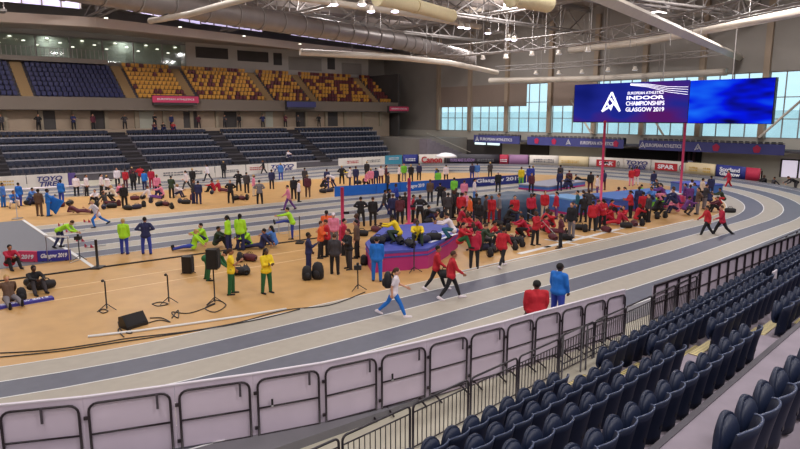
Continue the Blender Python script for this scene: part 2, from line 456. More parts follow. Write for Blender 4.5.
for i in range(UR):
    cnt = 0; x = 6.
    while x < 66:
        if all(abs(x - a) > .85 for a in AX):
            if x < 25: c = 'blue'
            else:
                pm = .1 + max(0, (x - 30)) / 36 * .55
                c = 'maroon' if random.random() < pm else 'orange'
            loc = (x, UY0 + i * URUN + .35, UZ0 + i * URISE)
            if n < 290 and 12 < x < 44 and i < 6 and not (27.3 < x < 32 and i < 2 and False):
                o = link('tier_seat', US[c], None, loc); n += 1
                tag(o, '%s plastic seat in %s row of upper far stand, %s from the left' % (c, ordn(i), ordn(cnt)), 'seat', 'seats of the upper far stand')
            else: rest.append((US[c], loc))
            cnt += 1
        x += .56
tag(stuff_from(rest, 'tier_seating'), 'remaining orange, maroon and blue seats of the upper far stand', 'seating', kind='stuff')
# lintel banners
bpink = mat('banner_pink', (206, 62, 104), .6); bnavy = mat('banner_navy2', (66, 66, 120), .6)
for x0, x1, z0, z1, m, lab in ((26.8, 32.6, 8.15, 8.95, bpink, 'pink banner on the upper stand front, left one below orange seats'), (45.4, 50.2, 7.75, 8.5, bnavy, 'navy banner on the upper stand front between two aisles'), (64.0, 68.0, 7.3, 8.0, bpink, 'short pink banner at the right end of the upper stand front')):
    t = MB(); t.b2(x0, x1, UY0 - 1.2, UY0 - 1.12, z0, z1, m)
    o = tag(t.build('lintel_banner'), lab, 'banner')
    p = MB(); p.b2(x0 + .2, x1 - .2, UY0 - 1.1, UY0 - .3, z0 - .3, z1 + .1, wall_dk); struct(p.build('vomitory_wall'))
    if m is bpink: text('lettering', 'EUROPEAN ATHLETICS', o, ((x0 + x1) / 2, UY0 - 1.22, (z0 + z1) / 2), (x1 - x0) * .8, .22, wt)
# upper wall: glazed boxes with lit interior at the left
boxin = mat('lounge_wall', (150, 156, 140), .8, noise=.2, nscale=.6)
gl = MB()
gl.b2(4, 35, FY - .12, FY - .02, 13.4, 16.2, boxin)
struct(gl.build('lounge_interior'))
for i in range(8):
    x0 = 5 + i * 3.8; w = empty('window_%d' % (50 + i)); struct(w)
    f = MB(); f.b2(x0 - .08, x0 + .08, FY - 1.75, FY - 1.6, 13.2, 16.3, steel); f.b2(x0, x0 + 3.8, FY - 1.75, FY - 1.6, 13.2, 13.35, steel); f.b2(x0, x0 + 3.8, FY - 1.75, FY - 1.6, 16.2, 16.35, steel); f.build('window_frame', w)
    MB().b2(x0 + .08, x0 + 3.72, FY - 1.7, FY - 1.67, 13.3, 16.2, glassm).build('pane', w)
lampw = mat('downlight', (255, 250, 235), .5, emit=(255, 246, 225), estr=3)
dl = MB().lathe([(.2, 0), (.2, .06), (.14, .1)], lampw, n=10).mesh('downlight')
k = 0
for i in range(22):
    x = 6 + i * 1.33; z = 15.9 - (i % 3) * .45
    o = link('lounge_lamp', dl, None, (x, FY - .35 - (i % 3) * .4, z)); tag(o, 'small round ceiling lamp glowing behind the lounge glass, %s from the left' % ordn(i), 'lamp', 'small lamps in the glazed lounge')
lf = MB(); lf.b2(-12, 34.8, FY - 1.8, FY, 12.6, 13.2, mat('lounge_slab', (150, 140, 132), .7)); lf.b2(-12, 24, FY - 3.4, FY - 1.8, 12.95, 13.5, MATS['lounge_slab']); struct(lf.build('lounge_floor'))
pw = MB(); pw.b2(34.8, 66.5, FY - 1.9, FY, 12.4, 16.6, mat('panel_grey', (190, 184, 178), .7, noise=.06, nscale=.5)); struct(pw.build('upper_panel_wall'))
for i, (x0, x1, z0, z1) in enumerate(((36.2, 41., 14.6, 16.1), (42.5, 47.5, 14.5, 16.), (48.4, 49.8, 14.2, 16.), (51, 57, 13.6, 15.6), (58.2, 59.6, 14., 15.8), (61, 65, 13.4, 15.2))):
    p = MB(); p.b2(x0, x1, FY - 2.0, FY - 1.88, z0, z1, wall_dk if i in (0, 1, 2, 4) else wall_grey); struct(p.build('window_%d' % (60 + i)))
tr0 = empty('terrace_railing', (0, FY - 3.5, 13.5)); tag(tr0, 'white-posted railing on the terrace above the blue seat block', 'railing')
q = MB(); q.b2(8, 24, -.03, .03, 1.0, 1.06, steel); q.build('top_rail', tr0)
for i in range(33): q = MB(); q.b2(8 + i * .5 - .03, 8.03 + i * .5, -.03, .03, 0, 1.1, mat('post_pale', (190, 184, 180), .6)); q.build('post', tr0)
# ---------- roof
struct(MB().b2(-13, EX + .6, -14, FY + .6, 20, 20.3, roofm).build('ceiling'))
bulk = MB()
bp = [(-8, 82), (2, 79.5), (11, 77.5), (20, 75.2), (32, 77.4), (49, 81.5), (71, 85)]
def ribbon(mb, pts, w, z0, z1, m):
    L = []; N = len(pts)
    for i, p in enumerate(pts):
        a = Vector(pts[max(0, i - 1)]); b = Vector(pts[min(N - 1, i + 1)]); t = (b - a).normalized(); nrm = Vector((-t.y, t.x)) * w
        L.append((Vector(p), Vector(p) + nrm))
    vs = []
    for a, b in L: vs += [(a.x, a.y, z0), (b.x, b.y, z0), (b.x, b.y, z1), (a.x, a.y, z1)]
    fs = []
    for i in range(N - 1):
        for k in range(4): fs.append((4 * i + k, 4 * i + (k + 1) % 4, 4 * i + 4 + (k + 1) % 4, 4 * i + 4 + k))
    fs += [(0, 1, 2, 3), tuple(4 * (N - 1) + k for k in (3, 2, 1, 0))]
    mb.add(vs, fs, m)
ribbon(bulk, bp, 1.2, 16.0, 17.0, mat('bulkhead', (205, 188, 174), .6))
struct(bulk.build('roof_bulkhead'))
bk = MB(); ribbon(bk, [(p[0], p[1] + 1.2) for p in bp], 9, 16.6, 16.75, mat('soffit', (185, 170, 158), .7)); struct(bk.build('roof_soffit'))
# downlights on the bulkhead
for i, (px, py) in enumerate(((9, 17), (36, 20), (52, 21), (106, 18), (180, 27), (244, 36), (300, 44), (137, 31))):
    p = G(px, py, 16.55); o = link('soffit_lamp', dl, None, (p.x, min(p.y, 88), 16.5)); tag(o, 'round lamp glowing under the roof soffit, %s along the far side' % ordn(i), 'lamp', 'round lamps under the roof soffit')
# light strip (clerestory glazing above the far side)
stm = mat('clerestory_glow', (225, 220, 245), .5, emit=(200, 190, 240), estr=1.1)
stb = mat('clerestory_blue', (70, 66, 130), .6, emit=(80, 76, 170), estr=.25)
for i, ((ax, ay), (bx, by)) in enumerate((((0, -3), (80, 5)), ((125, 6.5), (200, 21)), ((200, 20), (262, 29)), ((290, 32), (392, 47)))):
    a = G(ax, ay, 17.3); b = G(bx, by, 17.3); d = (b - a); L = d.length; ang = math.atan2(d.y, d.x)
    w = empty('window_%d' % (70 + i), a, ang); struct(w)
    nn = max(2, int(L / 1.6)); q = MB(); fr = MB()
    q.b2(0, L, -.02, .03, -.35, .35, stm); fr.b2(-1, L + 1, .04, .1, .35, .95, stb)
    for k in range(nn + 1): fr.b2(L * k / nn - .07, L * k / nn + .07, -.12, -.03, -.4, .45, steel)
    q.build('pane', w); fr.build('window_frame', w)
# ribbed duct along the far side
def duct(pts, r, m, name, label, cat='duct', ribs=0, sq=False, ribm=None):
    t = MB(); t.tube(pts, r, m, 4 if sq else 14, smooth=not sq)
    if ribs:
        P = [Vector(p) for p in pts]; o = t.build(name)
        for i in range(len(P) - 1):
            d = P[i + 1] - P[i]; n_ = max(1, int(d.length / ribs))
            for k in range(n_):
                c = P[i] + d * (k / n_); u = d.normalized() * .06; MB().tube([c - u, c + u], r + .05, ribm or steel, 14).build('rib', o)
    else: o = t.build(name)
    hg = MB(); Q = [Vector(p) for p in pts]
    for a_, b_ in zip(Q, Q[1:]):
        c_ = a_.lerp(b_, .5); hg.tube([(c_.x, c_.y, c_.z + r * .9), (c_.x, c_.y, 19.99)], .03, steel, 5)
    hg.build('hanger', o)
    tag(o, label, cat); return o
def GX(l, X):
    out = []
    for x, y in l:
        d = Fv + Rv * ((x - 400) / FPX) + Uv * ((224.5 - y) / FPX); k = X / d.x; out.append((X, k * d.y, EYE + k * d.z))
    return out
def GP(l, z): return [tuple(G(x, y, z)) for x, y in l]
duct(GP([(20, -22), (100, -8), (170, 4), (235, 15), (300, 25), (400, 41), (470, 58)], 14.), .85, ductm, 'air_duct', 'big grey ribbed air duct running along the far side under the roof', ribs=2.0)
duct(GP([(-20, -8), (120, 2), (235, 8), (330, 17), (420, 40)], 15.2), .16, steel, 'roof_pipe', 'thin grey pipe above the big ribbed air duct', 'pipe')
duct(GP([(150, 21), (188, 14.5), (262, -6)], 13.), .2, steel_w, 'roof_beam', 'short bright white beam crossing the ribbed duct at the top left', 'beam')
duct(GP([(300, 52), (400, 57.5), (450, 63), (497, 72.5)], 12.2), .3, steel_w, 'air_duct', 'pale round duct curving down beside the dark corner below the roof truss', ribs=0)
duct(GX([(490, 80.5), (600, 78.5), (727, 72)], 67.), .36, steel_w, 'air_duct', 'straight pale duct just above the big blue video screen')
duct(GP([(590, -8), (740, 57.5)], 12.6), .38, steel_w, 'roof_beam', 'long pale box beam slanting down towards the video screen top', 'beam', sq=True)
duct(GP([(570, 50), (640, 42), (700, 31), (810, 9)], 14.5), .42, steel_w, 'air_duct', 'long pale duct rising to the top right corner behind the slanting beam')
duct(GP([(378, -2), (415, 6), (452, 16)], 13.), .4, cream_m, 'fabric_duct', 'cream fabric duct at the top left of the row of bright lamps', ribs=3, ribm=cream_m)
duct(GP([(512, -4), (548, 3)], 13.), .55, cream_m, 'fabric_duct', 'cream fabric duct cut off by the top edge, right one', ribs=2, ribm=cream_m)
duct(GP([(230, -12), (330, 2), (410, 14), (480, 27)], 15.), .25, steel_w, 'air_duct', 'pale duct leading to the row of bright purple-white lamps')
def truss(pts, h, w, label, m=steel, seg=2.2, r=.07, tall=False):
    P = [Vector(p) for p in pts]; t = MB(); prev = None; ch = [[], [], []]
    dense = []
    for i in range(len(P) - 1):
        n_ = max(1, int((P[i + 1] - P[i]).length / seg))
        for k in range(n_): dense.append(P[i].lerp(P[i + 1], k / n_))
    dense.append(P[-1])
    for i, p in enumerate(dense):
        a = dense[max(0, i - 1)]; b = dense[min(len(dense) - 1, i + 1)]; d = (b - a).normalized(); nn = Vector((-d.y, d.x, 0)).normalized()
        cs = [p + nn * w, p - nn * w, p + Vector((0, 0, h))]
        for k in range(3): ch[k].append(cs[k])
    for k in range(3): t.tube(ch[k], r, m, 6)
    o = t.build('roof_truss'); wb = MB()
    for i in range(len(dense) - 1):
        wb.tube([ch[0][i], ch[2][i]], r * .6, m, 5); wb.tube([ch[2][i], ch[0][i + 1]], r * .6, m, 5)
        wb.tube([ch[1][i], ch[2][i + 1]], r * .6, m, 5); wb.tube([ch[0][i], ch[1][i]], r * .6, m, 5)
    wb.build('bracing', o); tag(o, label, 'truss'); return o
truss(GP([(410, 57), (470, 55), (540, 49), (610, 41), (680, 30), (740, 17), (810, 2)], 13.2), 1.2, .5, 'curved grey lighting truss sweeping over the middle of the hall')
truss(GX([(495, 71), (560, 68), (640, 62), (725, 55)], 65.5), .6, .3, 'slim straight truss carrying white floodlights above the pale duct', r=.05)
truss(GP([(545, -14), (640, 2), (740, 14), (815, 28)], 16.5), 1.6, .8, 'deep roof truss at the top right behind the slanting beam', seg=4, r=.12)
for i, x in enumerate((20, 36, 52)):
    truss([(x, 20, 17.2), (x, 50, 17.2), (x, 78, 17.2)], 2.6, .5, 'deep roof truss spanning across the hall, %s from the left' % ordn(i), m=steel, seg=4.5, r=.14)
for i, y in enumerate((48, 62, 34)):
    truss([(26, y, 16.8), (52, y, 16.8), (71, y, 16.8)], 2.8, .6, 'deep roof truss running lengthways, %s in the right half' % ['middle one', 'farthest', 'nearest'][i], m=steel, seg=4.5, r=.13)
struct_p = MB()
for i in range(12): struct_p.b2(-12, EX, 6 + i * 7, 6.25 + i * 7, 19.4, 20, steel)
struct(struct_p.build('roof_purlins'))
# hangers between the roof and trusses
for i, px in enumerate((432, 470, 505, 545, 590, 630, 670, 700)):
    p = G(px, 60 - (px - 430) * .06, 13.2); o = MB().tube([(p.x, p.y, 13.2), (p.x, p.y, 20)], .035, steel, 5).build('hanger_rod'); tag(o, 'thin vertical hanger rod above the screen side truss, %s from the left' % ordn(i), 'rod', 'hanger rods of the trusses')
# flood lamps
lampg = mat('lamp_white', (255, 255, 255), .4, emit=(236, 226, 255), estr=14)
lampd = mat('lamp_lens_dim', (240, 240, 240), .4, emit=(240, 240, 250), estr=.35)
def flood(p, lit, label, grp):
    t = empty('floodlight', p, AW)
    h = MB(); h.lathe([(.1, .3), (.18, .25), (.22, .07), (.31, -.07), (.33, -.1)], steel_w, n=12); h.build('housing', t)
    l = MB(); l.lathe([(.3, -.08), (.25, -.15), (.12, -.19)], lampg if lit else lampd, n=12); l.build('lens', t)
    b = MB(); b.tube([(0, -.2, .15), (0, -.2, .5), (0, .2, .5), (0, .2, .15)], .03, steel, 5); b.tube([(0, 0, .5), (0, 0, 19.99 - p[2])], .018, steel, 5); b.build('bracket', t)
    tag(t, label, 'floodlight', grp); return t
for i, (px, py) in enumerate(((461, 26), (467, 27), (488, 32), (508, 38), (514, 39), (334, 3), (362, 3), (371, 10), (395, 10))):
    flood(G(px, py, 14.2), True, 'bright purple-white floodlight hanging at the roof, %s of the lit ones' % ordn(i), 'lit floodlights')
for i, (px, py) in enumerate(((483, 58), (506, 57), (532, 54), (559, 53), (588, 50), (536, 73), (559, 73), (582, 72), (608, 70), (635, 69))):
    flood(G(px, py, 12.8) if i < 5 else Vector(GX([(px, py)], 65.5)[0]), False, 'unlit white floodlight under the %s truss, %s from the left' % ('curved' if i < 5 else 'slim', ordn(i % 5)), 'unlit floodlights')
# ---------- LED screen
SX = 64.
def screen_mat():
    m = bpy.data.materials.new('screen_image'); m.use_nodes = True; nt = m.node_tree; nt.nodes.clear()
    out = nt.nodes.new('ShaderNodeOutputMaterial'); em = nt.nodes.new('ShaderNodeEmission'); tc = nt.nodes.new('ShaderNodeTexCoord')
    nz = nt.nodes.new('ShaderNodeTexNoise'); nz.inputs['Scale'].default_value = 1.0; mp = nt.nodes.new('ShaderNodeMapping'); mp.inputs['Scale'].default_value = (.5, .1, .25); mp.inputs['Location'].default_value = (0, 3.1, 1.2)
    cr = nt.nodes.new('ShaderNodeValToRGB'); nt.links.new(tc.outputs['Object'], mp.inputs[0]); nt.links.new(mp.outputs[0], nz.inputs['Vector']); nt.links.new(nz.outputs['Fac'], cr.inputs[0]); nt.links.new(cr.outputs[0], em.inputs[0]); nt.links.new(em.outputs[0], out.inputs[0])
    return m, cr, em, mp
m1, cr, em, mp = screen_mat()
cr.color_ramp.elements[0].position = .35; cr.color_ramp.elements[0].color = srgb((24, 34, 130)) + (1,); cr.color_ramp.elements[1].position = .70; cr.color_ramp.elements[1].color = srgb((104, 34, 120)) + (1,)
e = cr.color_ramp.elements.new(.54); e.color = srgb((40, 50, 170)) + (1,)
em.inputs[1].default_value = .95
m2, cr2, em2, mp2 = screen_mat()
cr2.color_ramp.elements[0].position = .36; cr2.color_ramp.elements[0].color = srgb((14, 12, 60)) + (1,); cr2.color_ramp.elements[1].position = .72; cr2.color_ramp.elements[1].color = srgb((26, 110, 255)) + (1,)
e = cr2.color_ramp.elements.new(.48); e.color = srgb((6, 24, 230)) + (1,); mp2.inputs['Scale'].default_value = (.3, .17, .55); mp2.inputs['Location'].default_value = (1, 1.3, .4)
em2.inputs[1].default_value = 1.35
scr = empty('video_screen', (SX, 0, 0)); tag(scr, 'huge hanging video screen showing a blue championship logo and blue clouds', 'screen')
fr = MB(); fr.b2(.05, .5, 23.0, 44.7, 5.75, 10.0, black_p); fr.build('casing', scr)
a = MB().b2(0, .06, 31.0, 44.6, 5.85, 10.1, m1).build('left_display', scr)
b = MB().b2(-.02, .05, 23.1, 30.9, 5.8, 10.0, m2).build('right_display', scr)
wsc = mat('screen_white', (240, 240, 255), .5, emit=(240, 240, 255), estr=1.25)
tri_logo(a, (-.03, 39.7, 8.0), 2.2, wsc)
text('lettering', 'EUROPEAN ATHLETICS', a, (-.03, 35.7, 8.95), 4.1, .3, wsc, (PI / 2, 0, -PI / 2), bold=.0)
text('lettering', 'INDOOR', a, (-.03, 35.7, 8.45), 4.3, .38, wsc, (PI / 2, 0, -PI / 2), bold=.025)
text('lettering', 'CHAMPIONSHIPS', a, (-.03, 35.7, 7.85), 4.4, .45, wsc, (PI / 2, 0, -PI / 2), bold=.008)
text('lettering', 'GLASGOW 2019', a, (-.03, 35.7, 7.2), 4.4, .45, wsc, (PI / 2, 0, -PI / 2), bold=.008)
ln = MB()
for k in range(4):
    ln.tube([(0, 37.5, 9.95 - k * .05), (0, 35.5, 9.85 - k * .1), (0, 33.2, 9.5 - k * .18), (0, 31.1, 9.4 - k * .25)], .025, wsc, 4)
ln.build('screen_curves', a, (-.03, 0, 0))
for y_ in (27, 34, 41):
    r_ = MB(); r_.tube([(.3, y_, 10.0), (.3, y_, 19.99)], .06, steel, 6); r_.build('cable', scr)
# ---------- balcony seats
BS = MB(); BS.b2(-.14, -.06, -.2, .2, .35, .8, seatn); BS.b2(-.06, .08, -.2, .2, .35, .72, seatn); BS.b2(-.03, .03, -.2, .2, 0, .36, black_m)
BSm = BS.mesh('balcony_seat')
for b, y0_, y1_ in ((0, 23.4, 38.), (1, 40.6, 54.3), (2, 56.2, 64.)):
    y = y1_; k = 0
    while y > y0_:
        o = link('balcony_seat', BSm, None, (EX - 2.7, y, 3.15)); tag(o, 'dark navy seat on the %s end balcony, %s from its left end' % (['right', 'middle', 'left'][b], ordn(k)), 'seat', 'seats on the end balcony'); y -= .62; k += 1
bs = MB(); bs.b2(EX - 3.3, EX, 16, 64.5, 2.95, 3.15, conc_dark); struct(bs.build('balcony_floor'))
# ================================================================== BOARDS
def board(x0, y0, x1, y1, z0, h, m, label, name='advertising_board', th=.12, lines=(), tm=None, cat='board', grp=None, emblem=None):
    a = Vector((x0, y0)); b = Vector((x1, y1)); d = b - a; ang = math.atan2(d.y, d.x); L = d.length
    t = empty(name, (x0, y0, z0), ang)
    p = MB(); p.b2(0, L, 0, th, .02, h, m); p.build('panel', t)
    f = MB()
    for x in (L * .15, L * .85): f.b2(x - .04, x + .04, 0, .6, 0, .05, black_m); f.tube([(x, .55, .03), (x, .1, h * .8)], .02, black_m, 5)
    f.build('support', t)
    for (s_, cx, cz, w, hh, mm, sh) in lines:
        text('lettering', s_, t, (cx * L, -.015, cz * h), w * L, hh * h, mm, shear=sh, bold=.03)
    tag(t, label, cat, grp); return t
cblue = mat('logo_blue', (46, 50, 120), .6); cred = mat('logo_red', (176, 34, 44), .6); cgold = mat('logo_gold', (206, 170, 90), .6); cgrey = mat('logo_grey', (110, 110, 115), .6)
bw = mat('board_face_white', (222, 214, 206), .6, noise=.04, nscale=1)
bcream = mat('board_cream', (226, 208, 168), .6); bblue = mat('board_blue', (36, 46, 128), .6); bred = mat('board_crimson', (180, 36, 70), .6)
bblk = mat('board_charcoal', (46, 42, 52), .6); bsky = mat('board_azure', (24, 100, 196), .5); bmauve = mat('board_mauve', (150, 110, 150), .6); bteal = mat('board_teal', (70, 150, 180), .6)
def bp_(px0, px1, r_=None): pass
# far straight boards stand on the outer edge of the track: y = 64.6
OY = CY + R0 + 6 * LW + 1.1
def xat(px, y=OY, z=.5):
    # world X where the board line y meets a picture column, used only to lay out the board lengths
    d = Fv + Rv * ((px - 400) / FPX) + Uv * ((224.5 - 180) / FPX); return d.x / d.y * y
def fb(p0, p1, m, label, lines=(), h=1.25, y=OY): return board(xat(p0), y, xat(p1), y, 0, h, m, label, lines=lines)
fb(-30, 26, bw, 'cream advertising board with gold emblem at the left end of far straight', (('~', .62, .55, .3, .45, cgold, .3),), 1.3)
fb(27, 68, bw, 'white TOYO TIRES board at the far left beside the blue-clad group', (('TOYO\nTIRES', .55, .5, .62, .72, cblue, .25),), 1.3)
fb(68.5, 76, mat('board_purple', (92, 72, 140), .6), 'narrow purple board beside the left TOYO TIRES board', (), 1.3)
fb(150, 215, bw, 'white board behind the person pointing, between two stand aisles', (('~', .5, .55, .6, .4, cgrey, .1),), 1.2)
fb(216, 246, bw, 'white advertising board behind the black-clad pair on far straight', (('~', .5, .5, .5, .3, cgrey, 0),), 1.2)
fb(247, 268, bw, 'white board with red lettering left of the second TOYO TIRES board', (('~', .5, .6, .7, .35, cred, 0),), 1.2)
fb(268.5, 297, bw, 'white TOYO TIRES board in the middle of the far straight', (('TOYO\nTIRES', .5, .5, .8, .7, cblue, .25),), 1.2)
fb(339, 362, bw, 'white board with red writing right of the stand opening', (('~', .6, .62, .5, .3, cred, 0),), 1.35)
fb(362.5, 385, bw, 'plain white board behind the crowd in front of the stand corner', (('~', .5, .6, .6, .3, cgrey, 0),), 1.35)
fb(385.5, 402, bteal, 'light teal board beside the right end of lower stand', (('~', .5, .7, .6, .25, wt, 0),), 1.4)
# boards round the right bend, radius = outer edge
RB = R0 + 6 * LW + 1.15
def bend_board(a0, a1, m, label, lines=(), h=1.35, seg=6):
    """boards round the bend follow its curve in short straight sheets"""
    A = [math.radians(a0 + (a1 - a0) * i / seg) for i in range(seg + 1)]
    P = [Vector((CXR + RB * math.cos(a), CY + RB * math.sin(a))) for a in A]
    t = empty('advertising_board', (P[0].x, P[0].y, 0)); q = MB()
    vs = []
    for a in A:
        for rr in (RB, RB + .12):
            for z in (.3, .3 + h): vs.append((CXR + rr * math.cos(a) - P[0].x, CY + rr * math.sin(a) - P[0].y, z))
    fs = []
    for i in range(seg): b_ = 4 * i; fs += [(b_, b_ + 1, b_ + 5, b_ + 4), (b_ + 2, b_ + 6, b_ + 7, b_ + 3), (b_ + 1, b_ + 3, b_ + 7, b_ + 5), (b_, b_ + 4, b_ + 6, b_ + 2)]
    fs += [(0, 2, 3, 1), (4 * seg, 4 * seg + 1, 4 * seg + 3, 4 * seg + 2)]
    q.add(vs, fs, m, True); q.build('panel', t)
    s_ = MB()
    for a in A[::seg]: s_.b2(CXR + (RB + .2) * math.cos(a) - P[0].x - .05, CXR + (RB + .2) * math.cos(a) - P[0].x + .05, CY + (RB + .2) * math.sin(a) - P[0].y - .05, CY + (RB + .2) * math.sin(a) - P[0].y + .05, 0, .35 + h * .8, black_m)
    s_.build('support', t)
    for (s_, fx, cz, w, hh, mm, sh) in lines:
        if s_ == 'SPAR':
            a = math.radians(a0 + (a1 - a0) * fx); L = RB * math.radians(abs(a1 - a0)); k_ = MB(); k_.b2(-w * L * .56, w * L * .56, -.005, .005, -.3 * h, .3 * h, cred)
            o_b = k_.build('logo_block', t, (CXR + (RB - .1) * math.cos(a) - P[0].x, CY + (RB - .1) * math.sin(a) - P[0].y, .3 + cz * h)); o_b.rotation_euler = (0, 0, a - PI / 2); mm = wt; hh *= .7; w *= .8
        a = math.radians(a0 + (a1 - a0) * fx); L = RB * math.radians(abs(a1 - a0))
        text('lettering', s_, t, (CXR + (RB - .12) * math.cos(a) - P[0].x, CY + (RB - .12) * math.sin(a) - P[0].y, .3 + cz * h), w * L, hh * h, mm, (PI / 2, 0, a - PI / 2), shear=sh, bold=.03)
    tag(t, label, 'board'); return t
def ang_at(px):
    """bend angle whose board point lies in a picture column"""
    best = None
    for i in range(-300, 1000):
        a = i / 10; p = Vector((CXR + RB * math.cos(math.radians(a)), CY + RB * math.sin(math.radians(a)), 0)) - Vector((0, 0, EYE))
        x = 400 + FPX * Rv.dot(p) / Fv.dot(p)
        if best is None or abs(x - px) < best[0]: best = (abs(x - px), a)
    return best[1]
def bbd(p0, p1, *a, **k): return bend_board(ang_at(p0), ang_at(p1), *a, **k)
bbd(403, 418, bblue, 'dark blue board left of the Canon board', (('~', .5, .5, .7, .3, wt, 0),))
bbd(419, 444, bw, 'white Canon board with red lettering at the stand corner', (('Canon', .5, .5, .82, .6, cred, 0),))
bbd(445, 499, bblk, 'long charcoal board with pale lettering right of the Canon board', (('PEOPLE MAKE GLASGOW', .32, .45, .45, .3, mat('print_lilac', (150, 120, 170), .6), 0), ('~', .75, .45, .3, .3, cgrey, 0)))
bbd(499.5, 508, bred, 'narrow crimson board right of the long charcoal board', (('~', .5, .45, .8, .3, wt, 0),))
bbd(509, 528, bmauve, 'mauve board with crowded dark red print left of the pale boards', ())
bbd(529, 558, bw, 'pale board with grey lettering below the brown wall window', (('~', .5, .5, .7, .4, cgrey, 0),))
bbd(558.5, 588, bcream, 'cream board with gold print left of the left SPAR board', (('~', .4, .5, .6, .3, cgold, .2),))
bbd(588.5, 623, bw, 'white board with red SPAR block behind the left pink upright', (('SPAR', .5, .5, .5, .5, cred, 0), ('O', .86, .5, .08, .5, cgrey, 0)))
bbd(623.5, 650, bw, 'white TOYO TIRES board on the bend between two SPAR boards', (('TOYO\nTIRES', .5, .5, .8, .7, cblue, .25),))
bbd(650.5, 684, bw, 'white board with red SPAR block behind the right pink upright', (('SPAR', .45, .5, .6, .5, cred, 0), ('O', .9, .5, .1, .5, cgrey, 0)))
bbd(684.5, 714, bcream, 'cream board with gold print left of the dark blue board', (('~', .3, .5, .3, .4, cgold, .2), ('~', .75, .5, .25, .5, cgold, .3)))
bbd(715, 744, bblue, 'dark blue board with white lettering at the far bend', (('Scotland\nGlasgow', .5, .5, .7, .7, wt, 0),))
bbd(744.5, 765, bred, 'plain crimson board next to the far photographers', ())
bbd(775, 812, bw, 'white TOYO TIRES board at the far right edge', (('TOYO\nTIRES', .35, .5, .5, .75, cblue, .25),))
# long blue board row on the infield beyond the sprint lanes
xa = 27.6
segs = [(335, 376, ()), (376.5, 400, ()), (400.5, 430, (('Glasgow 2019', .5, .5, .6, .5, wt, 0),)), (430.5, 470, ()), (470.5, 526, (('Glasgow 2019', .5, .55, .8, .55, wt, 0),))]
for i, (p0, p1, ln_) in enumerate(segs):
    a = G(p0, 197 - (p0 - 335) * .0737); b = G(p1, 197 - (p1 - 335) * .0737)
    board(a.x, a.y, b.x, b.y, 0, .85, bsky if i < 3 else bblue, '%s blue board of the long row beside the sprint lanes, %s from the left' % ('bright' if i < 3 else 'dark', ordn(i)), th=.1, lines=ln_, grp='blue boards beside the sprint lanes')
a = G(19, 262); b = G(37, 262.4)
board(a.x, a.y, b.x, b.y, 0, .5, bpink, 'pink low board beside the red-jacket sitter at left', lines=(('2019', .5, .5, .7, .4, wt, .2),))
a = G(38, 262.2); b = G(71, 260.5)
board(a.x, a.y, b.x, b.y, 0, .5, mat('board_violet', (56, 52, 150), .6), 'violet-blue Glasgow 2019 low board behind the hurdle', lines=(('Glasgow 2019', .5, .5, .8, .5, wt, .2),))
a = G(-4, 309); b = G(53, 299)
t = MB(); t.box(((a.x + b.x) / 2, (a.y + b.y) / 2, .05), ((b - a).length, .35, .1), MATS['board_violet'], rz=math.atan2((b - a).y, (b - a).x))
t = tag(t.build('floor_board'), 'dark blue board lying flat on the floor at the left edge', 'board')
text('lettering', 'Glasgow 2019', t, ((a.x + b.x) / 2, (a.y + b.y) / 2, .105), 1.5, .2, wt, (0, 0, math.atan2((b - a).y, (b - a).x)))
# ================================================================== MATS AND UPRIGHTS
magenta = mat('mat_magenta', (178, 44, 118), .6); mblue = mat('mat_blue', (66, 78, 168), .6, noise=.1, nscale=2); mteal = mat('mat_teal_cover', (44, 66, 92), .6, noise=.15, nscale=2, bump=.5); mlb = mat('mat_azure', (70, 112, 186), .6, noise=.08)
mp_ = [tuple(G(*p)[:2]) for p in ((366, 262), (372, 273), (428, 268.5), (448, 256), (458, 247), (446, 238), (385, 243))]
MC = (sum(p[0] for p in mp_) / 7, sum(p[1] for p in mp_) / 7)
t = empty('landing_mat', (MC[0], MC[1], 0)); tag(t, 'big landing mat with magenta sides and blue top in mid infield', 'landing mat')
def rel(poly, c=MC, s=1.): return [((p[0] - c[0]) * s, (p[1] - c[1]) * s) for p in poly]
MATP = [(mp_, .9, 0)]
MB().prism(rel(mp_), 0, .78, mblue, magenta).build('mat_body', t)
MB().prism(rel(mp_, s=1.01), .78, .9, mblue).build('top_cover', t)
q = MB(); q.prism(rel(mp_, s=1.012), .6, .66, mblue); q.build('piping', t)
text('lettering', 'GLASGOW 2019', t, (.9, -.5, .905), 3.0, .5, wt, (0, 0, .3))
q = MB(); q.box((.6, -1.25, .905), (2.6, .14, .02), wt, rz=.3); q = q.build('stripe', t)
def bigmat(poly, h, mt, ms, label, bev=.1):
    c = (sum(p[0] for p in poly) / len(poly), sum(p[1] for p in poly) / len(poly))
    t = empty('landing_mat', (c[0], c[1], 0)); tag(t, label, 'landing mat'); MATP.append((poly, h, 0))
    MB().prism(rel(poly, c), 0, h - bev, ms, ms).build('mat_body', t); MB().prism(rel(poly, c, 1.02), h - bev, h, mt).build('top_cover', t)
    q = MB(); q.prism(rel(poly, c, 1.01), .02, .16, magenta); q.build('base_band', t); return t
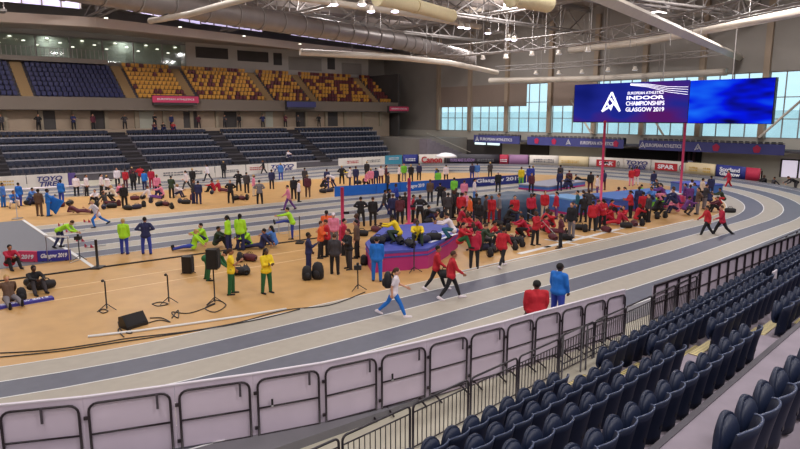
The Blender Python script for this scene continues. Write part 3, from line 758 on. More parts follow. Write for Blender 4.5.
# rounded covered mat, teal
c0 = G(520, 226)
t = empty('covered_mat', (c0.x + 2.9, c0.y + 3.1, 0), .2); tag(t, 'dark teal covered landing mat heap behind the red-clad team', 'mat')
ca, sa = math.cos(.2), math.sin(.2); MATP.append(([(t.location.x + u * 2.6 * ca - v * 1.8 * sa, t.location.y + u * 2.6 * sa + v * 1.8 * ca) for u, v in ((-1, -1), (1, -1), (1, 1), (-1, 1))], 1.4, 1))
q = MB()
nx, ny = 24, 14; vs = []
for i in range(nx + 1):
    for j in range(ny + 1):
        u = i / nx * 2 - 1; v = j / ny * 2 - 1; rr = max(abs(u), abs(v)) ; h = 1.4 * (1 - rr ** 6) ** .5 if rr < 1 else 0
        vs.append((u * 2.5, v * 1.7, h * (1 - .05 * math.sin(7 * u + 3 * v)) - .06 * math.sin(5 * v)*(1-rr)))
q.add(vs, [(i * (ny + 1) + j, (i + 1) * (ny + 1) + j, (i + 1) * (ny + 1) + j + 1, i * (ny + 1) + j + 1) for i in range(nx) for j in range(ny)], mteal, True)
q.build('cover', t); q = MB(); q.b2(-2.48, 2.48, -1.68, 1.68, 0, .12, mlb); q.build('base_band', t)
def quadmat(pa, pb, depth, h, mt, ms, label):
    a = G(*pa); b = G(*pb); d = (b - a).normalized(); n_ = Vector((-d.y, d.x, 0)) * depth
    return bigmat([(p.x, p.y) for p in (a, b, b + n_, a + n_)], h, mt, ms, label)
quadmat((572, 216), (593, 214), 2.6, 1.1, mat('mat_sky', (110, 156, 206), .6), mlb, 'pale blue landing mat between teal mat and pink upright')
quadmat((618, 213), (688, 205), 3.2, .95, mlb, mat('mat_ultra', (70, 92, 180), .6), 'blue landing mat with red base on the right of the infield')
quadmat((694, 196), (722, 195), 3, .9, mblue, mlb, 'small blue mat near the inside of the far bend')
quadmat((548, 192), (585, 186), 3, .5, mat('mat_grey', (150, 150, 165), .7), mlb, 'low grey-blue mat behind the pale blue landing mat')
pinkm = mat('upright_pink', (205, 60, 105), .5); 
def upright(px, py, h, r, label, m=pinkm):
    p = G(px, py); t = empty('vault_upright', p, AW); tag(t, label, 'upright')
    MB().tube([(0, 0, .1), (0, 0, h)], r, m, 10).build('post', t)
    q = MB(); q.b2(-.5, .5, -.35, .35, 0, .1, m); q.b2(-.2, .2, -.2, .2, .1, .9, m); q.build('base', t)
    q = MB(); q.box((0, -.2, h * .55), (.14, .3, .12), black_m); q.b2(-.05, .05, -.7, -.05, h * .55 + .02, h * .55 + .06, silver); q.build('bar_rest', t)
    return t
upright(600, 213, 6.2, .085, 'tall pink vault upright on the left, rising to the screen')
upright(679, 208, 6.0, .085, 'tall pink vault upright on the right, rising to the screen')
upright(343, 243, 2.9, .09, 'short pink post left of the landing mat with white band')
upright(409, 240, 3.3, .09, 'pink and purple post standing behind the magenta-sided landing mat')
# hurdle / start gate at left
def stand_pole(px, py, h, label, name='pole_stand', head=None, m=black_m, tri=True, r=.025, cat='stand'):
    p = G(px, py); t = empty(name, p, AW); tag(t, label, cat)
    MB().tube([(0, 0, .05), (0, 0, h)], r, m, 8).build('pole', t)
    q = MB()
    if tri:
        for k in range(3):
            a = k * 2 * PI / 3 + .4; q.tube([(0, 0, .22), (.34 * math.cos(a), .34 * math.sin(a), .02)], .016, m, 6)
    else: q.b2(-.3, .3, -.2, .2, 0, .06, m)
    q.build('base', t)
    if head == 'mic':
        q = MB(); q.tube([(0, 0, h), (-.12, 0, h + .05)], .022, m, 6); q.ell((-.14, 0, h + .06), (.07, .05, .05), m); q.build('head', t)
    if head == 'cam':
        q = MB(); q.b2(-.1, .1, -.14, .14, h, h + .16, m); q.lathe([(.05, 0), (.05, .1)], m, (0, 0, h + .16)); q.build('head', t)
    if head == 'speaker':
        q = MB(); q.prism([(-.2, -.2), (.2, -.2), (.14, .2), (-.14, .2)], h - .1, h + .6, black_p); q.build('speaker_box', t)
        q = MB(); q.b2(-.17, .17, -.225, -.2, h - .05, h + .55, rub); q.build('grille', t)
    return t
stand_pole(107, 310, 1.0, 'black microphone stand on the sand floor left of the monitor speaker', head='mic')
stand_pole(169, 303, 1.0, 'black microphone stand behind the black monitor speaker', head='mic')
stand_pole(215, 303, 1.35, 'black loudspeaker on a pole stand between green-clad and yellow-clad people', name='speaker_stand', head='speaker', cat='speaker')
stand_pole(358, 290, .8, 'low black tripod near the track edge between blue suit and backpack walker', head='cam', cat='tripod')
stand_pole(414, 272, 1.6, 'thin black pole stand in front of the magenta mat side')
stand_pole(80, 260, .95, 'short black stand beside the start line at left', head='cam')
stand_pole(98, 268, 1.25, 'thick black post at the end of the white start line', tri=False, r=.06, cat='post')
stand_pole(17.5, 219, 1.95, 'white thin upright beside the blue-clad group at left', m=silver, tri=False, cat='post')
stand_pole(300, 243, 1.4, 'slim dark post beside the jumping hi-vis athlete', tri=False)
stand_pole(188, 273, .12, 'squat black box-topped stand on the sand floor behind green trousers', head='speaker', cat='speaker')
def hurdle(px, py, yaw, label, h=1.0):
    p = G(px, py); t = empty('hurdle', p, yaw); tag(t, label, 'hurdle')
    for s_ in (-.55, .55): MB().tube([(.6, s_, .03), (0, s_, .03), (0, s_, h - .03)], .02, silver, 6).build('leg', t)
    q = MB(); q.b2(-.015, .015, -.6, .6, h - .07, h, wt); q.build('bar', t)
    return t
hurdle(59, 263, .7, 'white hurdle in front of the bending hi-vis athlete', 1.25)
hurdle(284, 236, 0, 'hurdle under the raised leg of the hi-vis athlete', 1.1)
for i, (px, py) in enumerate(((47, 226), (72, 222), (55, 232), (66, 241), (75, 247))):
    p = G(px + 20, py); t = empty('starting_block', p, 0); tag(t, 'starting block on the sprint start line, %s from the far side' % ordn(i), 'starting block', 'starting blocks')
    q = MB(); q.b2(-.4, .5, -.05, .05, 0, .06, silver); q.build('rail', t)
    for s_, x_ in ((-.14, -.1), (.14, -.3)):
        q = MB(); q.add([(x_, s_ - .07, .02), (x_, s_ + .07, .02), (x_ - .12, s_ + .07, .2), (x_ - .12, s_ - .07, .2), (x_ - .14, s_ - .07, .02), (x_ - .14, s_ + .07, .02)], [(0, 1, 2, 3), (4, 3, 2, 5), (0, 3, 4), (1, 5, 2), (0, 4, 5, 1)], bred); q.build('pedal', t)
# monitor speaker
p = G(134, 326); t = empty('monitor_speaker', p, .25); t.scale = (.72, .72, .8); tag(t, 'black wedge monitor speaker on the floor beside coiled cables', 'speaker')
q = MB(); q.add([(-.5, -.3, 0), (.5, -.3, 0), (.5, .35, 0), (-.5, .35, 0), (-.5, -.3, .12), (.5, -.3, .12), (-.5, .05, .52), (.5, .05, .52), (-.5, .35, .42), (.5, .35, .42)],
    [(3, 2, 1, 0), (0, 1, 5, 4), (4, 5, 7, 6), (6, 7, 9, 8), (8, 9, 2, 3), (0, 4, 6, 8, 3), (1, 2, 9, 7, 5)], black_p); q.build('cabinet', t)
q = MB(); q.add([(-.46, -.29, .15), (.46, -.29, .15), (.46, .03, .515), (-.46, .03, .515)], [(0, 1, 2, 3)], rub); q = q.build('grille', t); q.location = (0, -.012, .01)
# cables
def cable(pix, label, r=.018):
    P = [G(x, y, .02) for x, y in pix]; D = []
    for i in range(len(P) - 1):
        for k in range(5):
            a = P[max(0, i - 1)]; b = P[i]; c = P[i + 1]; d = P[min(len(P) - 1, i + 2)]; u = k / 5
            D.append(.5 * ((2 * b) + (c - a) * u + (2 * a - 5 * b + 4 * c - d) * u * u + (3 * b - a - 3 * c + d) * u ** 3))
    D.append(P[-1])
    return tag(MB().tube(D, r, black_m, 6).build('cable'), label, 'cable')
cable([(0, 353), (50, 350), (100, 343), (130, 338), (190, 331), (240, 322), (285, 310), (330, 305), (365, 292)], 'long black cable lying along the inner edge of the track')
cable([(0, 357), (60, 351), (120, 342), (200, 330), (260, 319), (300, 309)], 'second black cable lying beside the long one at the track edge')
cable([(215, 303), (205, 308), (215, 312), (226, 305), (216, 300), (207, 305)], 'coiled cable at the foot of the pole-mounted speaker')
cable([(118, 322), (122, 331), (132, 333), (126, 326), (118, 330), (124, 337)], 'tangle of black cable at the left of monitor speaker')
cable([(148, 323), (160, 320), (170, 322), (162, 318), (150, 318)], 'loop of black cable right of the monitor speaker')
cable([(172, 318), (178, 310), (178, 318), (172, 312), (190, 313), (215, 304)], 'black cable looping from monitor speaker to the pole speaker')
cable([(99, 311), (103, 309), (108, 311), (103, 313), (99, 311)], 'small coil of cable at the foot of left microphone stand')
cable([(152, 304), (160, 302), (168, 304), (158, 306), (152, 304)], 'small coil of cable at the foot of right microphone stand')
# ================================================================== NEAR BARRIER
BPX = [(-6, 407), (82, 398.5), (174, 386), (253, 375), (322, 364), (379, 352), (428, 341), (469.5, 331), (506.5, 322), (535, 314), (562, 307), (584.5, 301), (607, 295), (627, 290)]
BT = 1.46
BP = [G(x, y, BT) for x, y in BPX]
def rrect(x0, x1, z0, z1, r, y, n=4):
    pts = []
    for cx, cz, a0 in ((x1 - r, z1 - r, 0), (x0 + r, z1 - r, PI / 2)):
        for k in range(n + 1): a = a0 + PI / 2 * k / n; pts.append((cx + r * math.cos(a), y, cz + r * math.sin(a)))
    return [(x1, y, z0)] + pts + [(x0, y, z0)]
sheet = mat('barrier_sheet', (208, 194, 212), .45, noise=.03, nscale=2)
tubem = mat('barrier_tube', (38, 28, 36), .4)
for i in range(len(BP) - 1):
    a, b = BP[i], BP[i + 1]; d = b - a; L = d.length; ang = math.atan2(d.y, d.x)
    pos = 'cut by the left edge of the photo' if i == 0 else ('at the right end of the row' if i == len(BP) - 2 else '%s from the left' % ordn(i))
    t = empty('white_hoarding', (a.x, a.y, 0), ang)
    tag(t, 'white hoarding sheet on the trackside barrier row, %s' % pos, 'hoarding', 'white hoarding sheets along the outer track edge')
    q = MB(); q.b2(.004, L - .004, .05, .075, .06, BT, sheet); q.build('panel', t)
    q = MB(); q.b2(.0, L, .03, .095, BT - .012, BT + .015, boardw); q.build('top_edge', t)
    f = empty('crowd_barrier', (a.x, a.y, 0), ang)
    tag(f, 'black tubular crowd barrier before white sheet, %s' % pos, 'barrier', 'black tubular barriers along the outer track edge')
    g_ = .055 * L
    q = MB(); q.tube(rrect(g_, L - g_, .05, BT - .12, .16, 0), .024, tubem, 8); q.build('frame', f)
    q = MB(); q.tube([(g_, 0, .74), (L - g_, 0, .74)], .02, tubem, 8); q.tube([(g_, 0, .16), (L - g_, 0, .16)], .02, tubem, 8); q.build('cross_rail', f)
    for x in (g_ + .14, L - g_ - .14):
        q = MB(); q.tube([(x, .28, .02), (x, 0, .12), (x, -.28, .02)], .022, tubem, 6); q.build('foot', f)
    q = MB(); q.b2(-.005, g_, -.02, .02, BT - .42, BT - .36, tubem); q.b2(-.005, g_, -.02, .02, .3, .36, tubem); q.build('coupling', f)
    if i not in (5,) or True:
        x = L * (.52 if i == 0 else (.8 if i % 2 else .82))
        q = MB(); q.b2(x - .022, x + .022, -.035, -.02, BT - .4, BT - .1, mat('strap_grey', (70, 62, 72), .5)); q.build('strap', f)
    if i in (3, 5): 
        q = MB(); q.b2(L * .25 - .02, L * .25 + .02, -.04, -.02, .74, .9, black_m); q.ell((L * .25, -.035, .75), (.03, .015, .02), silver); q.build('clip', f)
# further fence with square posts
FP = []
for X in [18.4, 20.8, 23.2, 25.6, 28.0, 30.4, 32.8, 35.2, 37.6, 40., 42.4, 44.8]:
    FP.append(Vector((X, 9.52 + max(0, X - 20) * .028 + max(0, X - 36) ** 2 * .02, 0)))
for i in range(len(FP) - 1):
    a, b = FP[i], FP[i + 1]; d = b - a; L = d.length; ang = math.atan2(d.y, d.x)
    t = empty('white_hoarding', a, ang)
    tag(t, 'lilac-white hoarding behind the post fence past the gap, %s from the gap' % ordn(i), 'hoarding', 'hoardings behind the post fence')
    MB().b2(.0, L, .05, .075, .06, 1.22, sheet).build('panel', t)
    f = empty('post_fence', a, ang)
    tag(f, 'dark post fence panel past the gap, %s from the gap' % ordn(i), 'fence', 'dark post fence panels')
    q = MB(); q.b2(0, L, -.03, .03, 1.2, 1.27, tubem); q.build('top_rail', f)
    q = MB(); q.b2(0, L, -.02, .02, .1, .15, tubem); q.b2(0, L, -.02, .02, .62, .66, tubem); q.build('cross_rail', f)
    for k in range(3): 
        q = MB(); q.b2(L * k / 3 - .03, L * k / 3 + .03, -.03, .03, 0, 1.25, tubem); q.build('post', f)
# bar railing in front of the first seat row
def RY(X): return 8.45 + .075 * (X - 6)
X = 2.2; i = 0
railm = mat('railing_dark', (40, 34, 42), .4)
while X < 34:
    L = 1.75
    a = Vector((X, RY(X), 0)); b = Vector((X + L, RY(X + L), 0)); ang = math.atan2(b.y - a.y, L)
    h = 1.0 if X < 11.8 else 1.05
    f = empty('bar_railing', a, ang); tag(f, 'dark bar railing panel before the front navy seats, %s from the left' % ordn(i), 'railing', 'bar railing panels')
    q = MB(); q.tube(rrect(.03, L - .05, .0, h, .1, 0), .024, railm, 8); q.build('frame', f)
    q = MB(); q.tube([(.03, 0, h - .17), (L - .05, 0, h - .17)], .016, railm, 6); q.tube([(.03, 0, .1), (L - .05, 0, .1)], .016, railm, 6); q.build('cross_rail', f)
    q = MB()
    for k in range(1, 13): x = .03 + (L - .08) * k / 13; q.tube([(x, 0, .1), (x, 0, h - .17)], .011, railm, 5)
    q.build('bars', f)
    X += L; i += 1
# extra handrails in the crossing between the two seat blocks
for k, (x, y) in enumerate(((12.5, 8.75), (13.6, 8.8))):
    f = empty('handrail', (x, y - .25, 0), 0.07); tag(f, 'dark double handrail at the foot of the yellow-edged aisle, %s side' % ['left', 'right'][k], 'handrail')
    q = MB(); q.tube([(0, .2, 0), (0, .2, 1.2), (.9, .2, 1.2), (.9, .2, 0)], .024, railm, 8); q.build('frame', f)
    q = MB(); q.tube([(0, .2, .8), (.9, .2, .8)], .018, railm, 6); q.tube([(0, .2, .45), (.9, .2, .45)], .018, railm, 6); q.build('cross_rail', f)
# ================================================================== NEAR STAND
# rows: (centre Y at X=13, top of seat z)
ROWS = [(7.72, 1.08), (6.85, 1.42), (5.85, 1.87), (4.7, 2.38)]
SL = .085
def rowY(i, X): return ROWS[i][0] + SL * (X - 13) * (1 if X < 20 else 1) + max(0, X - 34) ** 2 * .01
def wedge(mb, yf, yb, z0, z1, x0, x1, m):
    """terrace slab following the slightly slanting rows"""
    n = 12; vs = []
    for k in range(n + 1):
        X = x0 + (x1 - x0) * k / n; s_ = SL * (X - 13) + max(0, X - 34) ** 2 * .01
        for y, z in ((yf + s_, z0), (yf + s_, z1), (yb + s_, z1), (yb + s_, z0)): vs.append((X, y, z))
    fs = [(4 * k + j, 4 * k + (j + 1) % 4, 4 * k + 4 + (j + 1) % 4, 4 * k + 4 + j) for k in range(n) for j in range(4)] + [(3, 2, 1, 0), (4 * n, 4 * n + 1, 4 * n + 2, 4 * n + 3)]
    mb.add(vs, fs, m)
tr_ = MB(); tz = [r[1] - .86 for r in ROWS]
edges = [8.15, 7.25, 6.3, 5.25, 4.3]
for i in range(4): wedge(tr_, edges[i], edges[i + 1] + 0, -.02, tz[i], -2, 46, concrete if i else concrete)
GZ = 2.0
wedge(tr_, 4.3, 2.95, -.02, GZ, -2, 46, concrete)
wedge(tr_, 4.36, 4.26, GZ, GZ + .02, -2, 46, conc_dark)
wedge(tr_, 2.95, 2.0, -.02, 2.66, -2, 46, concrete)
wedge(tr_, 2.0, 1.0, -.02, 3.2, -2, 46, concrete)
wedge(tr_, 1.0, -.1, -.02, 3.75, -2, 46, concrete)
wedge(tr_, -.1, -3.5, -.02, 4.3, -2, 46, concrete)
wedge(tr_, 8.2, 8.13, -.02, tz[0] + .02, -2, 46, conc_dark)
struct(tr_.build('near_stand_terrace'))
# aisle steps with yellow hatching
hatch = bpy.data.materials.new('yellow_hatch'); hatch.use_nodes = True; nt = hatch.node_tree
tc = nt.nodes.new('ShaderNodeTexCoord'); wv = nt.nodes.new('ShaderNodeTexWave'); wv.inputs['Scale'].default_value = 3.2; wv.wave_type = 'BANDS'; wv.bands_direction = 'X'
cr = nt.nodes.new('ShaderNodeValToRGB'); cr.color_ramp.interpolation = 'CONSTANT'; cr.color_ramp.elements[0].color = srgb((140, 124, 96)) + (1,); cr.color_ramp.elements[1].position = .5; cr.color_ramp.elements[1].color = srgb((222, 206, 138)) + (1,)
nt.links.new(tc.outputs['Object'], wv.inputs['Vector']); nt.links.new(wv.outputs['Fac'], cr.inputs['Fac']); nt.links.new(cr.outputs['Color'], nt.nodes['Principled BSDF'].inputs['Base Color'])
AISX = [12.45, 13.55, 14.75, 15.9, 16.6]
for j in range(5):
    hi = tz[j] if j < 4 else GZ; lo = tz[j - 1] if j else -.02; xc = AISX[j]; sh = SL * (xc - 13); e_ = edges[j] + sh
    q = MB(); q.box((xc, e_ + .17, (lo + (lo + hi) / 2) / 2), (1.25, .34, (hi - lo) / 2), concrete, rz=.085)
    q.box((xc, e_ + .2, (lo + hi) / 2 + .008), (1.25, .2, .016), hatch, rz=.085); q.box((xc, e_ - .13, hi + .008), (1.25, .22, .016), hatch, rz=.085)
    struct(q.build('aisle_steps'))
# seat
def shell(mb, f, nu, nv, th, m):
    """thick sheet: f(u,v) -> (Vector, normal-ish offset direction)"""
    A = [[f(i / nu, j / nv) for j in range(nv + 1)] for i in range(nu + 1)]
    vs = [A[i][j] for i in range(nu + 1) for j in range(nv + 1)]; n = len(vs)
    vs += [v + Vector((0, -th, 0)) for v in vs]
    w = nv + 1; fs = []
    for i in range(nu):
        for j in range(nv):
            a, b, c, d = i * w + j, (i + 1) * w + j, (i + 1) * w + j + 1, i * w + j + 1
            fs += [(a, d, c, b), (n + a, n + b, n + c, n + d)]
    for i in range(nu): fs += [(i * w, (i + 1) * w, n + (i + 1) * w, n + i * w), (i * w + nv, n + i * w + nv, n + (i + 1) * w + nv, (i + 1) * w + nv)]
    for j in range(nv): fs += [(j, n + j, n + j + 1, j + 1), (nu * w + j, nu * w + j + 1, n + nu * w + j + 1, n + nu * w + j)]
    mb.add(vs, fs, m, True)
def sback(u, v):
    x = (u - .5) * .55; e = abs(x) / .275
    top = .80 - .05 * e ** 4 + .03 * (u - .5)
    z = .07 + (top - .07) * v
    return Vector((x * (.9 + .1 * v), -.02 + .13 * e ** 2.4 - .12 * v ** 1.5, z))
def span(u, v):
    x = (u - .5) * .52; e = abs(x) / .26
    top = .45 + .36 * math.sqrt(max(0, 1 - (e * .98) ** 2.8))
    z = .36 + (top - .36) * v
    return Vector((x, .2 + .04 * math.sin(v * PI) - .05 * e ** 2 + .02 * v, z))
q = MB(); shell(q, sback, 8, 6, .03, seatn); q.tube([sback(k / 10, 1) + Vector((0, -.012, 0)) for k in range(11)], .015, mat('seat_edge_highlight', (62, 72, 100), .35), 6); mback = q.mesh('backrest')  # paler tube along the backrest top paints in the edge highlight
q = MB(); shell(q, span, 10, 7, .05, seatn2)
q.ell((0, .15, .56), (.25, .1, .23), seatn2, nu=14, nv=8); mpan = q.mesh('seat')
q = MB(); q.b2(-.04, .04, -.08, .16, .3, .36, black_m); q.b2(-.03, .03, .04, .1, .0, .34, black_m); q.b2(-.24, .24, .02, .08, .3, .34, black_m); mbr = q.mesh('bracket')
q = MB(); q.b2(.1, .15, -.115, -.105, .74, .765, silver); mtag = q.mesh('number_plate')
def new_seat(X, i, z, y, lab, grp):
    ang = math.atan(SL + max(0, X - 34) * .02)
    t = empty('stadium_seat', (X, y, z), ang); tag(t, lab, 'seat', grp)
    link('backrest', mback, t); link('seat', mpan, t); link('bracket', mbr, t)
    return t
PIT = .56
nseat = 0
RN = ['front', 'second', 'third', 'fourth']
for i in range(4):
    x = [10.75, 11.5, 12.3, 13.2][i]; k = 0
    xmin = [4.6, 4.4, 5.3, 6.][i]
    while x > xmin:
        new_seat(x, i, tz[i], rowY(i, x), 'navy tip-up seat in the %s row left of yellow-edged aisle, %s from the aisle' % (RN[i], ordn(k)), 'navy seats left of the yellow-edged aisle')
        x -= PIT; k += 1; nseat += 1
    x = [12.95, 13.8, 14.75, 15.5][i]; k = 0
    xmax = [37, 33, 27, 18.5][i]
    while x < xmax:
        if not (i == 1 and 22.5 < x < 23.7):
            new_seat(x, i, tz[i], rowY(i, x), 'navy tip-up seat in the %s row right of yellow-edged aisle, %s from the aisle' % (RN[i], ordn(k)), 'navy seats right of the yellow-edged aisle')
            nseat += 1
        x += PIT; k += 1
# upper rows behind the gangway
for k in range(11):
    x = 6.5 + k * PIT
    new_seat(x, 4, 2.66, 2.3 + SL * (x - 6.2) * .7, 'navy tip-up seat in the row behind the wide gangway, %s from the left' % ordn(k), 'navy seats behind the wide gangway')
for k in range(5):
    x = 14.4 + k * PIT
    new_seat(x, 4, 2.66, 2.75, 'navy tip-up seat at the right edge behind the gangway, %s from the aisle' % ordn(k), 'navy seats right edge behind the gangway')
# small clutter on the near stand
q = MB(); p = Vector((22.9, rowY(1, 22.9), tz[1])); q.box((p.x, p.y, p.z + .45), (.5, .04, .7), boardw, rz=.1); q.box((p.x, p.y + .1, p.z + .05), (.5, .4, .1), boardw, rz=.1)
tag(q.build('white_sign'), 'white upright sheet standing among the navy seats near the right edge', 'sign')
# ================================================================== PEOPLE
def caps(mb, p0, r0, p1, r1, n=10):
    p0 = Vector(p0); p1 = Vector(p1); d = p1 - p0; L = d.length
    if L < 1e-5: return mb.ell(p0, (r0, r0, r0), skin0, nu=n, nv=6)
    t = d / L; u = t.orthogonal().normalized(); w = t.cross(u); rings = []
    for k in range(4): a = -PI / 2 + PI / 2 * (k + .5) / 4; rings.append((p0 + t * (r0 * math.sin(a)), r0 * math.cos(a)))
    rings.append((p0, r0)); rings.append((p1, r1))
    for k in range(4): a = PI / 2 * (k + .5) / 4; rings.append((p1 + t * (r1 * math.sin(a)), r1 * math.cos(a)))
    vs = [c + (u * math.cos(2 * PI * k / n) + w * math.sin(2 * PI * k / n)) * r for c, r in rings for k in range(n)]
    m = len(rings); fs = [(i * n + k, i * n + (k + 1) % n, (i + 1) * n + (k + 1) % n, (i + 1) * n + k) for i in range(m - 1) for k in range(n)]
    fs += [tuple(range(n))[::-1], tuple((m - 1) * n + k for k in range(n))]
    mb.add(vs, fs, skin0)
skin0 = mat('skin_light', (206, 152, 124), .55)
SK = dict(l=skin0, d=mat('skin_dark', (84, 56, 44), .5), m=mat('skin_mid', (160, 108, 80), .55))
def fuse(mb, name, vox, smooth=4):
    me = mb.mesh('tmp'); o = bpy.data.objects.new('tmp', me); C.objects.link(o)
    r = o.modifiers.new('r', 'REMESH'); r.mode = 'VOXEL'; r.voxel_size = vox; r.use_smooth_shade = True
    s_ = o.modifiers.new('s', 'SMOOTH'); s_.iterations = smooth; s_.factor = .5
    out = bpy.data.meshes.new_from_object(o.evaluated_get(bpy.context.evaluated_depsgraph_get())); out.name = name
    bpy.data.objects.remove(o); out.materials.clear(); out.materials.append(None)
    for p in out.polygons: p.use_smooth = True
    return out
def rd(a): return math.radians(a)
# pose: lean, head pitch, legs [(swing, knee, out)] L,R, arms [(swing, elbow, out, inward)] L,R, tilt(whole body pitch back)
POSES = dict(
 stand=dict(lean=2, hd=5, legs=[(2, 3, 4), (-2, 2, 4)], arms=[(0, 12, 8, 4), (4, 15, 8, 4)]),
 hips=dict(lean=0, hd=0, legs=[(3, 2, 7), (-3, 2, 7)], arms=[(-25, 75, 38, 60), (-25, 75, 38, 60)]),
 folded=dict(lean=2, hd=8, legs=[(2, 2, 5), (-2, 4, 5)], arms=[(22, 80, 6, 62), (22, 75, 6, 62)]),
 hold=dict(lean=5, hd=22, legs=[(2, 2, 5), (-2, 4, 5)], arms=[(20, 75, 5, 25), (25, 80, 5, 25)]),
 onearm=dict(lean=0, hd=4, legs=[(4, 4, 5), (-4, 2, 5)], arms=[(8, 14, 9, 4), (30, 95, 6, 20)]),
 walk=dict(lean=5, hd=6, legs=[(24, 6, 2), (-20, 14, 2)], arms=[(-22, 18, 6, 2), (22, 30, 6, 6)]),
 stride=dict(lean=7, hd=10, legs=[(-26, 20, 2), (28, 8, 2)], arms=[(20, 45, 6, 10), (-24, 25, 8, 0)]),
 point=dict(lean=0, hd=-3, legs=[(4, 2, 6), (-4, 2, 6)], arms=[(5, 15, 8, 2), (80, 8, 30, 0)]),
 bend=dict(lean=78, hd=20, legs=[(-6, 5, 5), (12, 18, 5)], arms=[(20, 18, 5, 2), (28, 20, 5, 2)]),
 reach=dict(lean=62, hd=30, legs=[(10, 30, 5), (-4, 25, 5)], arms=[(30, 30, 5, 10), (40, 30, 5, 10)]),
 sit=dict(lean=-14, hd=18, legs=[(88, 10, 8), (82, 4, 8)], arms=[(-46, 6, 14, 0), (-42, 6, 14, 0)], sit=1),
 sitknees=dict(lean=14, hd=10, legs=[(122, 100, 9), (118, 95, 9)], arms=[(62, 25, 8, 22), (66, 22, 8, 22)], sit=1),
 crouch=dict(lean=26, hd=12, legs=[(96, 128, 16), (84, 124, 16)], arms=[(58, 35, 6, 14), (60, 40, 6, 14)]),
 kneel=dict(lean=18, hd=22, legs=[(86, 92, 8), (-4, 92, 6)], arms=[(40, 50, 6, 12), (44, 52, 6, 12)]),
 recline=dict(lean=-58, hd=40, legs=[(92, 24, 6), (86, 6, 6)], arms=[(-30, 112, 14, 0), (-20, 104, 14, 0)], sit=1),
 hurdle=dict(lean=22, hd=6, legs=[(2, 2, 2), (92, 14, 4)], arms=[(78, 8, 4, 6), (70, 12, 4, 4)]),
 lunge=dict(lean=18, hd=0, legs=[(46, 58, 3), (-40, 16, 3)], arms=[(-36, 60, 8, 4), (38, 85, 8, 8)]),
)
PM = {}
